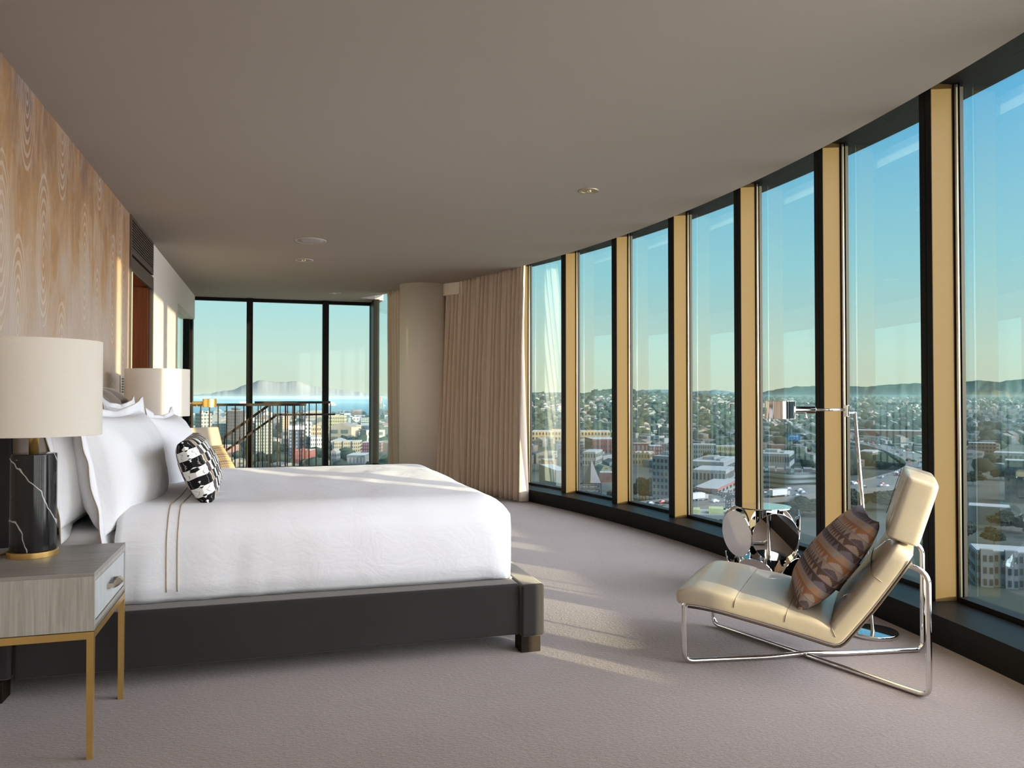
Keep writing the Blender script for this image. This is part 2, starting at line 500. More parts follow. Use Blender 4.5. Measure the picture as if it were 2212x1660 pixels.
# ------------------------------------------------------------------ mesh helpers
class MB:
    def __init__(s):
        s.v, s.f, s.uv = [], [], {}

    def add(s, vs, fs):
        o = len(s.v)
        s.v += [tuple(p) for p in vs]
        s.f += [tuple(i + o for i in f) for f in fs]

    def box(s, x0, x1, y0, y1, z0, z1, rot=None):
        p = [Vector((x, y, z)) for z in (z0, z1) for y in (y0, y1) for x in (x0, x1)]
        if rot:
            c = Vector(((x0 + x1) / 2, (y0 + y1) / 2, (z0 + z1) / 2))
            p = [c + rot @ (a - c) for a in p]
        s.add(p, [(0, 2, 3, 1), (4, 5, 7, 6), (0, 1, 5, 4), (2, 6, 7, 3), (0, 4, 6, 2), (1, 3, 7, 5)])

    def loft(s, rings, closed=True, caps=True, loop=False):
        n = len(rings[0])
        o = len(s.v)
        for r in rings:
            s.v += [tuple(p) for p in r]
        m = len(rings)
        for i in range(m if loop else m - 1):
            a, b2 = o + i * n, o + ((i + 1) % m) * n
            for j in range(n if closed else n - 1):
                jj = (j + 1) % n
                s.f.append((a + j, a + jj, b2 + jj, b2 + j))
        if caps and closed and not loop:
            s.f.append(tuple(o + j for j in range(n))[::-1])
            s.f.append(tuple(o + (m - 1) * n + j for j in range(n)))

    def tube(s, path, r, n=10, loop=False):
        P = [Vector(p) for p in path]
        rings = []
        prev = None
        m = len(P)
        for i, p in enumerate(P):
            if loop:
                t = P[(i + 1) % m] - P[i - 1]
            else:
                t = P[min(i + 1, m - 1)] - P[max(i - 1, 0)]
            t.normalize()
            if prev is None:
                a = t.orthogonal().normalized()
            else:
                a = (prev - t * prev.dot(t))
                a = a.normalized() if a.length > 1e-6 else t.orthogonal().normalized()
            prev = a
            b2 = t.cross(a)
            rr = r(i / (m - 1)) if callable(r) else r
            rings.append([p + (a * math.cos(2 * PI * j / n) + b2 * math.sin(2 * PI * j / n)) * rr for j in range(n)])
        s.loft(rings, True, True, loop)

    def lathe(s, prof, n=40, c=(0, 0)):
        rings = [[(c[0] + r * math.cos(2 * PI * j / n), c[1] + r * math.sin(2 * PI * j / n), z) for j in range(n)] for r, z in prof]
        s.loft(rings)

    def grid(s, pts, nu, nv):
        o = len(s.v)
        s.v += [tuple(p) for p in pts]
        for i in range(nu - 1):
            for j in range(nv - 1):
                a = o + i * nv + j
                s.f.append((a, a + nv, a + nv + 1, a + 1))

    def arc(s, c, r0, r1, z0, z1, a0, a1, st=0.6):
        """a ring segment of box section about c (degrees)"""
        n = max(2, int(abs(a1 - a0) / st) + 1)
        rings = []
        for i in range(n + 1):
            a = R(a0 + (a1 - a0) * i / n)
            ca, sa = math.cos(a), math.sin(a)
            rings.append([(c[0] + r * ca, c[1] + r * sa, z) for r, z in ((r0, z0), (r1, z0), (r1, z1), (r0, z1))])
        s.loft(rings)

    def build(s, name, mat, parent=None, smooth=False, bevel=0.0, sub=0, uv=None, loc=None):
        me = bpy.data.meshes.new(name)
        me.from_pydata(s.v, [], s.f)
        me.validate()
        me.update()
        if uv:
            ul = me.uv_layers.new(name='UVMap')
            for lp in me.loops:
                ul.data[lp.index].uv = uv[lp.vertex_index]
        for mm in (mat if isinstance(mat, (list, tuple)) else [mat]):
            me.materials.append(mm)
        o = bpy.data.objects.new(name, me)
        COL.objects.link(o)
        if parent is not None:
            o.parent = parent
        if loc is not None:
            o.location = loc
        if smooth:
            for p in me.polygons:
                p.use_smooth = True
        if bevel:
            b = o.modifiers.new('bevel', 'BEVEL')
            b.width = bevel
            b.segments = 3
            b.limit_method = 'ANGLE'
            b.angle_limit = R(50)
            for p in me.polygons:
                p.use_smooth = True
            w = o.modifiers.new('wn', 'WEIGHTED_NORMAL')
            w.keep_sharp = True
        if sub:
            sm = o.modifiers.new('sub', 'SUBSURF')
            sm.levels = sm.render_levels = sub
        return o


def tag(o, label=None, cat=None, group=None, kind=None):
    for kx, vx in (('label', label), ('category', cat), ('group', group), ('kind', kind)):
        if vx:
            o[kx] = vx
    return o


def empty(name, loc=(0, 0, 0), rz=0.0, label=None, cat=None, group=None, kind=None):
    o = bpy.data.objects.new(name, None)
    o.empty_display_size = 0.1
    COL.objects.link(o)
    o.location = loc
    o.rotation_euler = (0, 0, rz)
    return tag(o, label, cat, group, kind)


def copy_tree(o, parent=None):
    c = o.copy()
    COL.objects.link(c)
    if parent is not None:
        c.parent = parent
    for ch in list(o.children):
        copy_tree(ch, c)
    return c


def struct(mb, name, mat, **kw):
    return tag(mb.build(name, mat, **kw), kind='structure')


# ------------------------------------------------------------------ room shell
CC = (-10.5, 5.15)          # centre of the curved facade
CEIL = 2.75
A0, A1 = -36.0, 31.6        # facade arc, degrees


def on_arc(r, a, z=0.0):
    return Vector((CC[0] + r * math.cos(R(a)), CC[1] + r * math.sin(R(a)), z))


def arc_pts(r, z, a0=A0, a1=A1, n=150):
    return [on_arc(r, a0 + (a1 - a0) * i / n, z) for i in range(n + 1)]


WX = -1.19                  # face of the headboard wall
YB = -2.75                  # wall behind the camera
YF = 12.9                   # far window wall

p = MB()
edge = arc_pts(13.79, 0.0)
low = [Vector((-2.6, YB, 0))] + edge + [on_arc(14.25, 31.6), Vector((1.62, YF + 0.1, 0)), Vector((-2.6, YF + 0.1, 0))]
p.loft([[q_ - Vector((0, 0, 0.2)) for q_ in low], low])
struct(p, 'floor', MAT['carpet'])
p = MB()
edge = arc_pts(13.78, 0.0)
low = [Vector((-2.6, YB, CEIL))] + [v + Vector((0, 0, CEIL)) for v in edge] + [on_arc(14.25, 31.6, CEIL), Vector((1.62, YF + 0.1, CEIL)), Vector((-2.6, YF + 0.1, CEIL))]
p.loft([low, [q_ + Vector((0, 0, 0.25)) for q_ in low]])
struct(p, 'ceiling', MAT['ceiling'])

p = MB()
p.box(WX - 0.2, WX, YB, 7.27, 0, CEIL)
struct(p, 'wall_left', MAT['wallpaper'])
p = MB()
p.box(WX - 0.2, WX, 8.575, 10.69, 0, CEIL)
p.box(WX - 0.2, WX, 10.69, 12.86, 2.39, CEIL)
struct(p, 'wall_side', MAT['white_wall'])
p = MB()
p.box(-1.4, 0.95, YB - 0.15, YB, 0, CEIL)
struct(p, 'wall_back', MAT['white_wall'])
p = MB()
p.box(-2.6, -2.45, 6.9, 10.69, 0, CEIL)
p.box(-2.6, -1.39, 6.9, 7.27, 0, CEIL)
struct(p, 'wall_recess', MAT['white_wall'])

# door recess in the headboard wall
d = empty('door_1', (WX, 7.27, 0), kind='structure')
p = MB()
p.box(-0.02, 0.012, 0.0, 0.055, 0, CEIL)
p.box(-0.02, 0.012, 1.24, 1.295, 0, 2.40)
p.box(-0.02, 0.010, 0.055, 1.24, 2.275, 2.40)
p.box(-0.02, 0.010, 0.055, 1.295, 2.425, 2.47)
p.box(-0.02, 0.010, 0.055, 1.295, CEIL - 0.03, CEIL)
p.box(-0.02, 0.010, 1.26, 1.295, 2.47, CEIL - 0.03)
p.build('door_frame', MAT['bronze'], d)
p = MB()
p.box(-0.75, -0.025, 1.19, 1.305, 0, 2.3)
p.build('jamb_panel', MAT['door_wood'], d)
p = MB()
p.box(-0.75, -0.021, 0.0, 1.30, 2.29, 2.40)
p.build('jamb_head', MAT['door_wood'], d)
p = MB()
p.box(-0.024, 0.016, 0.056, 0.074, 0, 2.27)
p.build('jamb_strip', MAT['white_metal'], d)
p = MB()
p.box(-0.80, -0.755, 0.0, 1.30, 0, 2.4)
p.build('door_leaf', MAT['door_wood'], d)
v = empty('air_vent', (WX, 7.325, 2.47), label='bronze louvred air vent above the mahogany door recess', cat='vent')
p = MB()
p.box(-0.14, -0.10, 0, 1.2, 0, 0.25)
p.build('backing', MAT['black'], v)
for i in range(10):
    p = MB()
    z = 0.012 + i * 0.0245
    p.box(-0.03, 0.006, 0.0, 1.2, z, z + 0.011, Matrix.Rotation(R(12), 3, 'Y'))
    p.build('slat', MAT['bronze'], v)

# ceiling-edge pocket, base, sill, bays of the curved facade
p = MB()
p.arc(CC, 13.785, 14.25, 2.85, 3.0, A0, A1)
struct(p, 'trim_1', MAT['frame'])
p = MB()
p.arc(CC, 13.74, 14.16, 0.0, 0.14, A0, A1 + 0.6)
struct(p, 'baseboard_right', MAT['frame'])
MUL = [-7.66 + 4.04 * i for i in range(-7, 10)]     # near side of every mullion
for i, a in enumerate(MUL):
    nxt = MUL[i + 1] if i + 1 < len(MUL) else A1
    w = empty('window_%d' % (i + 1), on_arc(14.05, a), kind='structure')
    off = -w.location

    def shift(mb):
        mb.v = [tuple(Vector(q_) + off) for q_ in mb.v]
        return mb
    p = MB()
    p.arc(CC, 13.905, 13.93, 0.14, 2.85, a, a + 0.185)
    p.arc(CC, 13.905, 13.93, 0.14, 2.85, a + 0.20, a + 0.385)
    p.arc(CC, 13.93, 14.098, 0.14, 2.85, a + 0.02, a + 0.365)
    shift(p).build('mullion', MAT['frame'], w)
    p = MB()
    p.arc(CC, 13.907, 14.03, 0.141, 2.849, a - 0.004, a + 0.018)
    shift(p).build('mullion_cheek', MAT['cheek'], w)
    p = MB()
    p.tube([on_arc(14.045, a - 0.035, 0.145), on_arc(14.045, a - 0.035, 2.845)], 0.010, 10)
    shift(p).build('glazing_bead', MAT['bead'], w, smooth=True)
    p = MB()
    p.arc(CC, 14.055, 14.075, 0.14, 2.85, a - 0.10, a + 0.01)
    shift(p).build('gasket', MAT['frame'], w)
    p = MB()
    p.arc(CC, 14.02, 14.1, 0.14, 0.165, a + 0.38, nxt - 0.12)
    shift(p).build('sill_frame', MAT['frame'], w)
    p = MB()
    q0, q1 = on_arc(14.085, a + 0.2), on_arc(14.085, nxt)
    nrm = Vector((q1.y - q0.y, q0.x - q1.x, 0)).normalized() * 0.006
    p.loft([[q0 - nrm, q0 + nrm, q1 + nrm, q1 - nrm], [v_ + Vector((0, 0, 2.70)) for v_ in (q0 - nrm, q0 + nrm, q1 + nrm, q1 - nrm)]])
    p.v = [(x, y, z + 0.15) for x, y, z in p.v]
    shift(p).build('pane', MAT['glass'], w)

# far window wall and the side window of the corner
far_x = [(-1.29, -1.222), (-0.443, -0.351), (0.712, 0.809), (1.462, 1.56)]
for i in range(3):
    w = empty('window_%d' % (20 + i), (far_x[i][0], YF, 0), kind='structure')
    x0 = far_x[i][0]
    p = MB()
    p.box(0, far_x[i][1] - x0, 0, 0.16, 0, CEIL)
    p.box(far_x[i][1] - x0, far_x[i + 1][0] - x0, 0.02, 0.12, 0.0, 0.11)
    p.box(far_x[i][1] - x0, far_x[i + 1][0] - x0, 0.05, 0.12, 2.70, CEIL)
    p.build('window_frame', MAT['frame'], w, bevel=0.004)
    p = MB()
    p.box(far_x[i][1] - x0 - 0.02, far_x[i + 1][0] - x0 + 0.02, 0.07, 0.084, 0.09, 2.72)
    p.build('pane', MAT['glass'], w)
p = MB()
p.box(1.462, 1.56, YF, YF + 0.12, 0, CEIL)
p.box(1.47, 1.56, YF - 0.42, YF + 0.10, 0, CEIL)
struct(p, 'trim_2', MAT['frame'], bevel=0.004)
w = empty('window_23', (-1.30, 10.69, 0), kind='structure')
p = MB()
p.box(-0.05, 0.04, 2.12, 2.21, 0, 2.39)
p.box(-0.05, 0.04, 0.0, 2.2, 0, 0.11)
p.build('window_frame', MAT['frame'], w)
p = MB()
p.box(-0.012, 0.002, 0, 2.2, 0.1, 2.39)
p.build('pane', MAT['glass'], w)

# column and curtain pelmet
p = MB()
p.lathe([(0.325, 0), (0.325, CEIL)], 64, (1.95, 10.77))
struct(p, 'column', MAT['column'], smooth=True)
p = MB()
p.box(-0.02, 0.34, -0.02, 0.02, 2.587, CEIL)
p.v = [tuple(Matrix.Rotation(R(-57), 3, 'Z') @ Vector(q_) + Vector((2.20, 10.52, 0))) for q_ in p.v]
p2 = MB()
p2.box(2.372, 2.41, 10.15, 10.24, 2.587, CEIL)
struct(p, 'trim_3', MAT['column'])

# ------------------------------------------------------------------ curtains


def curtain(name, path, z0, z1, label, n_folds, amp, flare=0.0, seed=1, lean=0.0):
    rnd = random.Random(seed)
    L = [0.0]
    for a, b in zip(path, path[1:]):
        L.append(L[-1] + (Vector(b) - Vector(a)).length)
    nu, nv = n_folds * 14 + 1, 26
    ph = [rnd.uniform(-0.35, 0.35) for _ in range(n_folds + 2)]
    am = [rnd.uniform(0.55, 1.25) for _ in range(n_folds + 2)]
    pts = []
    for i in range(nu):
        t = i / (nu - 1)
        s_ = t * L[-1]
        j = max(jj for jj in range(len(L) - 1) if L[jj] <= s_ + 1e-9)
        f = (s_ - L[j]) / (L[j + 1] - L[j])
        c = Vector(path[j]).lerp(Vector(path[j + 1]), f)
        tg = (Vector(path[j + 1]) - Vector(path[j])).normalized()
        nm = Vector((-tg.y, tg.x))
        kf = t * n_folds
        k0 = int(kf)
        fr = kf - k0
        pa = ph[k0] * (1 - fr) + ph[k0 + 1] * fr
        aa = am[k0] * (1 - fr) + am[k0 + 1] * fr
        for jv in range(nv):
            h = jv / (nv - 1)
            sp = 0.55 + 0.45 * (1 - h) ** 0.7
            wv = math.sin(2 * PI * (kf + pa * (1 - h)))
            wv = math.copysign(abs(wv) ** 0.8, wv)
            off = amp * aa * sp * wv + amp * 0.35 * math.sin(2 * PI * kf * 2.3 + 3 * (1 - h))
            q_ = c + nm * off + tg * (flare * (1 - h) ** 1.3 * (0.4 + 0.6 * t))
            rad = Vector((q_.x - CC[0], q_.y - CC[1])).normalized() * lean * (1 - h) * (0.86 + 0.14 * t)
            pts.append((q_.x - rad.x, q_.y - rad.y, z0 + (z1 - z0) * h))
    mb = MB()
    mb.grid(pts, nu, nv)
    o = mb.build(name, MAT['curtain'], smooth=True)
    so = o.modifiers.new('solid', 'SOLIDIFY')
    so.thickness = 0.004
    return tag(o, label, 'curtain')


# main curtain stacked along the facade between column and first bay
mb = MB()  # first an unseen sheer, added to block the sun and diffuse it inward
pts_s = []
for i in range(241):
    a_ = -36.0 + (36.0 - 15.6) * i / 240
    for z_ in (0.02, 1.4, CEIL - 0.002):
        q_ = on_arc(13.66 + 0.022 * math.sin(i * 0.9) + 0.012 * math.sin(i * 0.37), a_, z_)
        pts_s.append(q_)
mb.grid(pts_s, 241, 3)
sh = mb.build('added_sheer', mat_sheer(), smooth=True)
tag(sh, 'added unseen white sheer that blocks the sun and spreads it as soft light', 'curtain')
cpath = [tuple(on_arc(13.865, a_)[:2]) for a_ in (23.6, 22.0, 20.4, 18.8, 17.3, 15.75)]
curtain('curtain', cpath, 0.015, 2.845, 'wide taupe floor length curtain gathered between column and curved windows', 19, 0.05, 0.30, 3, 0.225)
curtain('curtain', [(1.57, 11.66), (1.63, 11.46), (1.71, 11.2), (1.84, 10.98)], 0.015, CEIL + 0.02,
        'narrow taupe curtain hanging beyond the round column near the far corner', 5, 0.045, 0.25, 5)

# ------------------------------------------------------------------ ceiling fittings


def downlight(x, y, r, label, gold=False):
    e = empty('downlight', (x, y, CEIL), label=label, cat='ceiling light')
    mb = MB()
    n = 40
    rings = []
    for rr, z in ((r, 0.0), (r, -0.006), (r * 0.78, -0.006), (r * 0.76, -0.001)):
        rings.append([(rr * math.cos(2 * PI * j / n), rr * math.sin(2 * PI * j / n), z) for j in range(n)])
    mb.loft(rings, True, False)
    mb.build('trim_ring', MAT['nickel' if gold else 'white_metal'], e, smooth=True)
    mb = MB()
    mb.lathe([(r * 0.76, -0.002), (r * 0.62, -0.0015), (r * 0.3, -0.001)], 40)
    mb.build('reflector', MAT['brass'], e)
    mb = MB()
    mb.lathe([(r * 0.28, -0.0015), (r * 0.26, -0.010), (r * 0.1, -0.014)], 24)
    mb.build('lamp_lens', MAT['chrome'], e, smooth=True)


downlight(2.238, 5.457, 0.075, 'round recessed ceiling light with gold ring above the curved windows', True)
downlight(0.298, 9.148, 0.10, 'round recessed ceiling light just beyond the flat round ceiling speaker')
downlight(0.827, 11.9, 0.09, 'small recessed ceiling light closest to the far window wall')
e = empty('ceiling_speaker', (0.321, 7.993, CEIL), label='large flat round ceiling speaker with grey mesh in white ring', cat='speaker')
p = MB()
n = 48
p.loft([[(rr * math.cos(2 * PI * j / n), rr * math.sin(2 * PI * j / n), z) for j in range(n)] for rr, z in ((0.152, 0), (0.152, -0.005), (0.136, -0.006), (0.135, -0.001))], True, False)
p.build('trim_ring', MAT['white_metal'], e, smooth=True)
p = MB()
p.lathe([(0.135, -0.001), (0.135, -0.004), (0.08, -0.005)], 48)
p.build('grille', MAT['speaker'], e, smooth=True)

e = empty('light_switch', (WX, 9.268, 1.597), label='small ivory light switch plate on the sunlit white wall', cat='switch')
p = MB()
p.box(0, 0.007, -0.04, 0.04, -0.06, 0.06)
p.build('plate', MAT['plastic'], e, bevel=0.002)
p = MB()
p.box(0.007, 0.012, -0.015, 0.015, -0.03, 0.03)
p.build('rocker', MAT['plastic'], e, bevel=0.002)
e = empty('control_panel', (WX, 6.958, 1.297), label='slim metal keypad on the patterned wall above the headboard', cat='keypad')
p = MB()
p.box(0, 0.012, -0.07, 0.07, -0.075, 0.075)
p.build('plate', MAT['nickel'], e, bevel=0.003)
for i in range(6):
    p = MB()
    p.box(0.012, 0.016, -0.05, 0.02, -0.06 + i * 0.021, -0.047 + i * 0.021)
    p.build('button', MAT['bronze'], e)

# ------------------------------------------------------------------ bed
BY0, BY1 = 3.545, 5.80
bed = empty('bed', (0, BY0, 0), label='king size upholstered bed with charcoal velvet frame and channelled headboard', cat='bed')


def bx(name, x0, x1, y0, y1, z0, z1, mat, parent, bevel=0.012):
    mb = MB()
    mb.box(x0, x1, y0, y1, z0, z1)
    return mb.build(name, mat, parent, bevel=bevel)


L_ = BY1 - BY0
bx('side_rail', -0.985, 1.10, 0.0, 0.13, 0.085, 0.325, MAT['velvet'], bed, 0.012)
bx('side_rail', -0.985, 1.10, L_ - 0.13, L_, 0.085, 0.325, MAT['velvet'], bed, 0.012)
bx('footboard', 1.103, 1.215, -0.03, L_ + 0.03, 0.08, 0.325, MAT['velvet'], bed, 0.014)
bx('slat_base', -0.98, 1.10, 0.13, L_ - 0.13, 0.15, 0.29, MAT['velvet'], bed, 0)
for (x0, x1, y0, y1) in ((1.108, 1.205, 0.0, 0.10), (1.108, 1.205, L_ - 0.10, L_), (-1.14, -1.02, 0.0, 0.10), (-1.14, -1.02, L_ - 0.1, L_)):
    bx('leg', x0, x1, y0, y1, 0.0, 0.085, MAT['leg_wood'], bed, 0.003)
hb = bx('headboard', -1.175, -0.99, 0.0, L_, 0.085, 1.10, MAT['velvet'], bed, 0.02)
nch = 7
cw = L_ / nch
for i in range(nch):
    mb = MB()
    rings = []
    prof = []
    zs = [0.33 + 0.056 * j for j in range(14)]
    for z in zs:
        prof.append((-0.985, z, 0.0))
    for j in range(1, 10):
        a = j / 9 * PI * 0.9
        prof.append((-1.09 + 0.105 * math.cos(a), 1.06 + 0.105 * math.sin(a), a))
    for (x, z, a) in prof:
        ring = []
        for j in range(13):
            t = j / 12
            bulge = 0.085 * (1 - abs(2 * t - 1) ** 2.6) + 0.02
            nx, nz = math.cos(a), math.sin(a)
            ring.append((x + bulge * nx, (i + 0.01 + 0.98 * t) * cw, z + bulge * nz))
        for j in range(13):
            t = 1 - j / 12
            ring.append((x - 0.01, (i + 0.01 + 0.98 * t) * cw, z))
        rings.append(ring)
    mb.loft(rings)
    mb.build('channel', MAT['velvet_grey'], hb, smooth=True)

# mattress under the covers
p = MB()
p.box(-0.90, 1.04, 0.14, L_ - 0.14, 0.29, 0.63)
m_ = p.build('mattress', MAT['pillow_linen'], bevel=0.05)
m_.location = (0, BY0, 0)
tag(m_, 'white sheeted mattress showing beneath the pillows at the headboard', 'mattress')

# bedspread: a rounded drape with a soft crown and gathered hem
DX0, DX1 = -0.64, 1.115
DY0, DY1 = BY0 + 0.085, BY1 - 0.085
DZ0, DZ1 = 0.328, 0.728


def drape(u, v):
    """u along the bed 0..1 (head..foot), v across -1..1 through near hem, top, far hem"""
    half = (DY1 - DY0) / 2
    cy = (DY0 + DY1) / 2
    r = 0.15
    hgt = DZ1 - DZ0
    side = hgt - r
    arc = r * PI / 2
    flat = half - r
    tot = flat + arc + side
    s_ = abs(v) * tot
    sg = 1 if v >= 0 else -1
    if s_ < flat:
        y, z, ny, nz = s_, DZ1, 0, 1
    elif s_ < flat + arc:
        a = (s_ - flat) / r
        y, z, ny, nz = flat + r * math.sin(a), DZ1 - r + r * math.cos(a), math.sin(a), math.cos(a)
    else:
        q_ = s_ - flat - arc
        y, z, ny, nz = half, DZ1 - r - q_, 1, 0
    return cy, sg * y, z, sg * ny, nz


mb = MB()
nu, nv = 76, 121
pts = []
rf = 0.17
Lx = DX1 - DX0
for i in range(nu):
    # stations along the length: flat run, quarter turn down at the foot, foot drop
    tot = (Lx - rf) + rf * PI / 2 + (DZ1 - DZ0 - rf)
    s_ = i / (nu - 1) * tot
    if s_ < Lx - rf:
        fx, drop, sc = DX0 + s_, 0.0, 0.0
    elif s_ < Lx - rf + rf * PI / 2:
        a = (s_ - (Lx - rf)) / rf
        fx, drop = DX1 - rf + rf * math.sin(a), rf * (1 - math.cos(a))
    else:
        fx, drop = DX1, rf + s_ - (Lx - rf) - rf * PI / 2
    for j in range(nv):
        v_ = -1 + 2 * j / (nv - 1)
        cy, y, z, ny, nz = drape(0, v_)
        zz = max(DZ0, z - drop)
        k_ = drop / (DZ1 - DZ0)
        # at the foot the corners are rounded in plan
        sh = min(1.0, k_) * 0.02
        y2 = y * (1 - sh)
        wob = noise.noise(Vector((fx * 1.7, y * 1.7, z * 2.2))) * 0.010 + noise.noise(Vector((fx * 6, y * 4, z * 3 + 7))) * 0.0035
        gather = 0.0
        if abs(ny) > 0.9:
            hfac = (DZ1 - z) / (DZ1 - DZ0)
            gather = 0.018 * math.sin(PI * hfac) + 0.006 * hfac * math.sin(fx * 37 + 2 * math.sin(fx * 9)) * max(0.0, 1.0 - (fx - DX0) / 0.9)
            gather -= 0.02 * max(0.0, hfac - 0.85) / 0.15
        sag = -0.012 * math.cos(y / 1.05 * PI / 2) * 0
        xx = fx + (noise.noise(Vector((y * 2, z * 3, 3.1))) * 0.01 + 0.02 * math.sin(PI * min(1, k_))) * (1 if drop > 0.02 else 0)
        cr = max(0.0, math.hypot(max(0, abs(y2) - (DY1 - DY0) / 2 + 0.14), max(0, xx - DX1 + 0.14)) - 0.14)
        ya = abs(y2) - cr * 0.7
        xx -= cr * 0.7
        pts.append((xx, cy + math.copysign(max(0, ya), y2) + (wob + gather) * (ny if ny else 0), zz + wob * (nz if drop < 0.3 else 0)))
mb.grid(pts, nu, nv)
spread = mb.build('bedspread', MAT['linen'], smooth=True)
so = spread.modifiers.new('solid', 'SOLIDIFY')
so.thickness = 0.012
so.offset = -1
tag(spread, 'smooth white bedspread covering the king bed down to the velvet rails', 'bedspread')
# two stitched lines where the top sheet is turned down
for xs in (DX0 + 0.20, DX0 + 0.243):
    i = int((xs - DX0) / ((Lx - rf) + rf * PI / 2 + (DZ1 - DZ0 - rf)) * (nu - 1) + 0.5)
    line = []
    for j in range(2, nv - 2):
        q_ = Vector(pts[i * nv + j])
        v_ = -1 + 2 * j / (nv - 1)
        _, _, _, ny, nz = drape(0, v_)
        line.append((q_.x + (xs - q_.x), q_.y + ny * 0.001, q_.z + nz * 0.001))
    mb2 = MB()
    mb2.tube(line, 0.0024, 6)
    mb2.build('stitched_line', MAT['piping'], spread, smooth=True)


# ------------------------------------------------------------------ cushions
def pillow_mesh(w, h, t, nx=44, ny=32, flange=0.0, seed=0, pinch=0.07, puff=0.42, rough=1.0, sag=0.0):
    """closed cushion in its own x (width) y (height) z (thickness) frame -> MB, uv, outline"""
    rnd = noise
    off = Vector((seed * 3.7, seed * 1.3, seed * 2.1))
    mb = MB()
    uv = []

    def outline(u, v):
        x = u * w / 2 * (1 - pinch * (1 - v * v))
        y = v * h / 2 * (1 - pinch * 1.3 * (1 - u * u))
        return x, y

    us = [math.sin(-PI / 2 + PI * i / nx) * 0.35 + (-1 + 2 * i / nx) * 0.65 for i in range(nx + 1)]
    vs = [math.sin(-PI / 2 + PI * j / ny) * 0.35 + (-1 + 2 * j / ny) * 0.65 for j in range(ny + 1)]
    for sgn in (1, -1):
        pts_ = []
        for u in us:
            for v in vs:
                x, y = outline(u, v)
                e_ = max(0.0, (1 - abs(u) ** 2.2)) ** puff * max(0.0, (1 - abs(v) ** 2.2)) ** puff
                wr = rnd.noise(Vector((x * 5, y * 5, sgn)) + off) * 0.12 + rnd.noise(Vector((x * 14, y * 14, sgn)) + off) * 0.05
                # creases run in from the corners
                cr = abs(abs(u) - abs(v))
                wr -= 0.10 * math.exp(-(cr / 0.10) ** 2) * (abs(u) * abs(v)) ** 1.5
                z = sgn * t / 2 * e_ * (1 + wr * rough)
                y2 = y - sag * (1 - (v + 1) / 2) * 0
                if flange:
                    z += 0.0
                pts_.append((x, y2, z))
                uv.append(((u + 1) / 2, (v + 1) / 2))
        o = len(mb.v)
        mb.v += pts_
        n2 = ny + 1
        for i in range(nx):
            for j in range(ny):
                a = o + i * n2 + j
                f = (a, a + n2, a + n2 + 1, a + 1)
                mb.f.append(f if sgn > 0 else f[::-1])
    ring = []
    for i in range(nx + 1):
        ring.append(outline(us[i], -1))
    for j in range(1, ny + 1):
        ring.append(outline(1, vs[j]))
    for i in range(nx - 1, -1, -1):
        ring.append(outline(us[i], 1))
    for j in range(ny - 1, 0, -1):
        ring.append(outline(-1, vs[j]))
    return mb, uv, ring


def basis(xax, up):
    """rotation whose local x runs along xax, local y along up"""
    x = Vector(xax).normalized()
    y = Vector(up)
    y = (y - x * y.dot(x)).normalized()
    z = x.cross(y)
    return Matrix((x, y, z)).transposed().to_4x4()


def cushion(name, w, h, t, loc, xax, up, mat, label, cat, flange=0.0, group=None, **kw):
    mb, uv, ring = pillow_mesh(w, h, t, **kw)
    o = mb.build(name, mat, smooth=True, uv=uv)
    o.matrix_world = Matrix.Translation(loc) @ basis(xax, up)
    tag(o, label, cat, group)
    sd = kw.get('seed', 0)
    if flange:
        # flat border all round, a little wavy, with two stitched lines
        fl = MB()
        n_ = len(ring)
        rows = []
        for m_i, d_ in enumerate((-0.004, flange * 0.33, flange * 0.66, flange)):
            row = []
            for i, (x, y) in enumerate(ring):
                ux, uy = x / (w / 2), y / (h / 2)
                dx = (1 if ux > 0 else -1) * max(0, abs(ux) ** 10)
                dy = (1 if uy > 0 else -1) * max(0, abs(uy) ** 10)
                lx = math.hypot(dx, dy) or 1
                if lx > 1:
                    dx, dy = dx, dy
                wz = (noise.noise(Vector((x * 4 + sd, y * 4, 9))) * 0.035 + noise.noise(Vector((x * 11, y * 11 + sd, 3))) * 0.012) * (d_ / flange if d_ > 0 else 0)
                row.append((x + min(1, max(-1, dx)) * d_, y + min(1, max(-1, dy)) * d_, wz))
            rows.append(row)
        fl.loft(rows, True, False)
        fo = fl.build('border', mat, o, smooth=True)
        so_ = fo.modifiers.new('solid', 'SOLIDIFY')
        so_.thickness = 0.005
        so_.offset = 0
        for rr in (1, 3):
            ln = MB()
            ln.tube([Vector(q_) + Vector((0, 0, 0.0028 if rr == 1 else 0)) for q_ in rows[rr]], 0.0022, 6, loop=True)
            ln.build('stitched_line', MAT['piping'], fo, smooth=True)
    return o


cushion('bed_pillow', 0.88, 0.50, 0.20, (-0.86, 4.06, 0.905), (-0.02, -1, 0), (-0.10, 0, 1), MAT['pillow_linen'],
        'white bed pillow with stitched border standing behind the near front pillow', 'pillow', 0.05, seed=2)
cushion('bed_pillow', 0.86, 0.52, 0.20, (-0.85, 5.12, 0.90), (0, -1, 0), (-0.12, 0, 1), MAT['pillow_linen'],
        'white bed pillow against the headboard behind the far front pillow', 'pillow', 0.05, seed=4)
cushion('bed_pillow', 0.92, 0.52, 0.30, (-0.685, 4.10, 0.875), (-0.10, -1, 0), (-0.20, 0, 1), MAT['pillow_linen'],
        'big white pillow with stitched border nearest the marble lamp', 'pillow', 0.075, seed=6)
cushion('bed_pillow', 0.84, 0.48, 0.28, (-0.60, 5.10, 0.86), (-0.05, -1, 0), (-0.22, 0, 1), MAT['pillow_linen'],
        'big white front pillow on the far half of the bed, behind the patterned cushion', 'pillow', 0.05, seed=9)
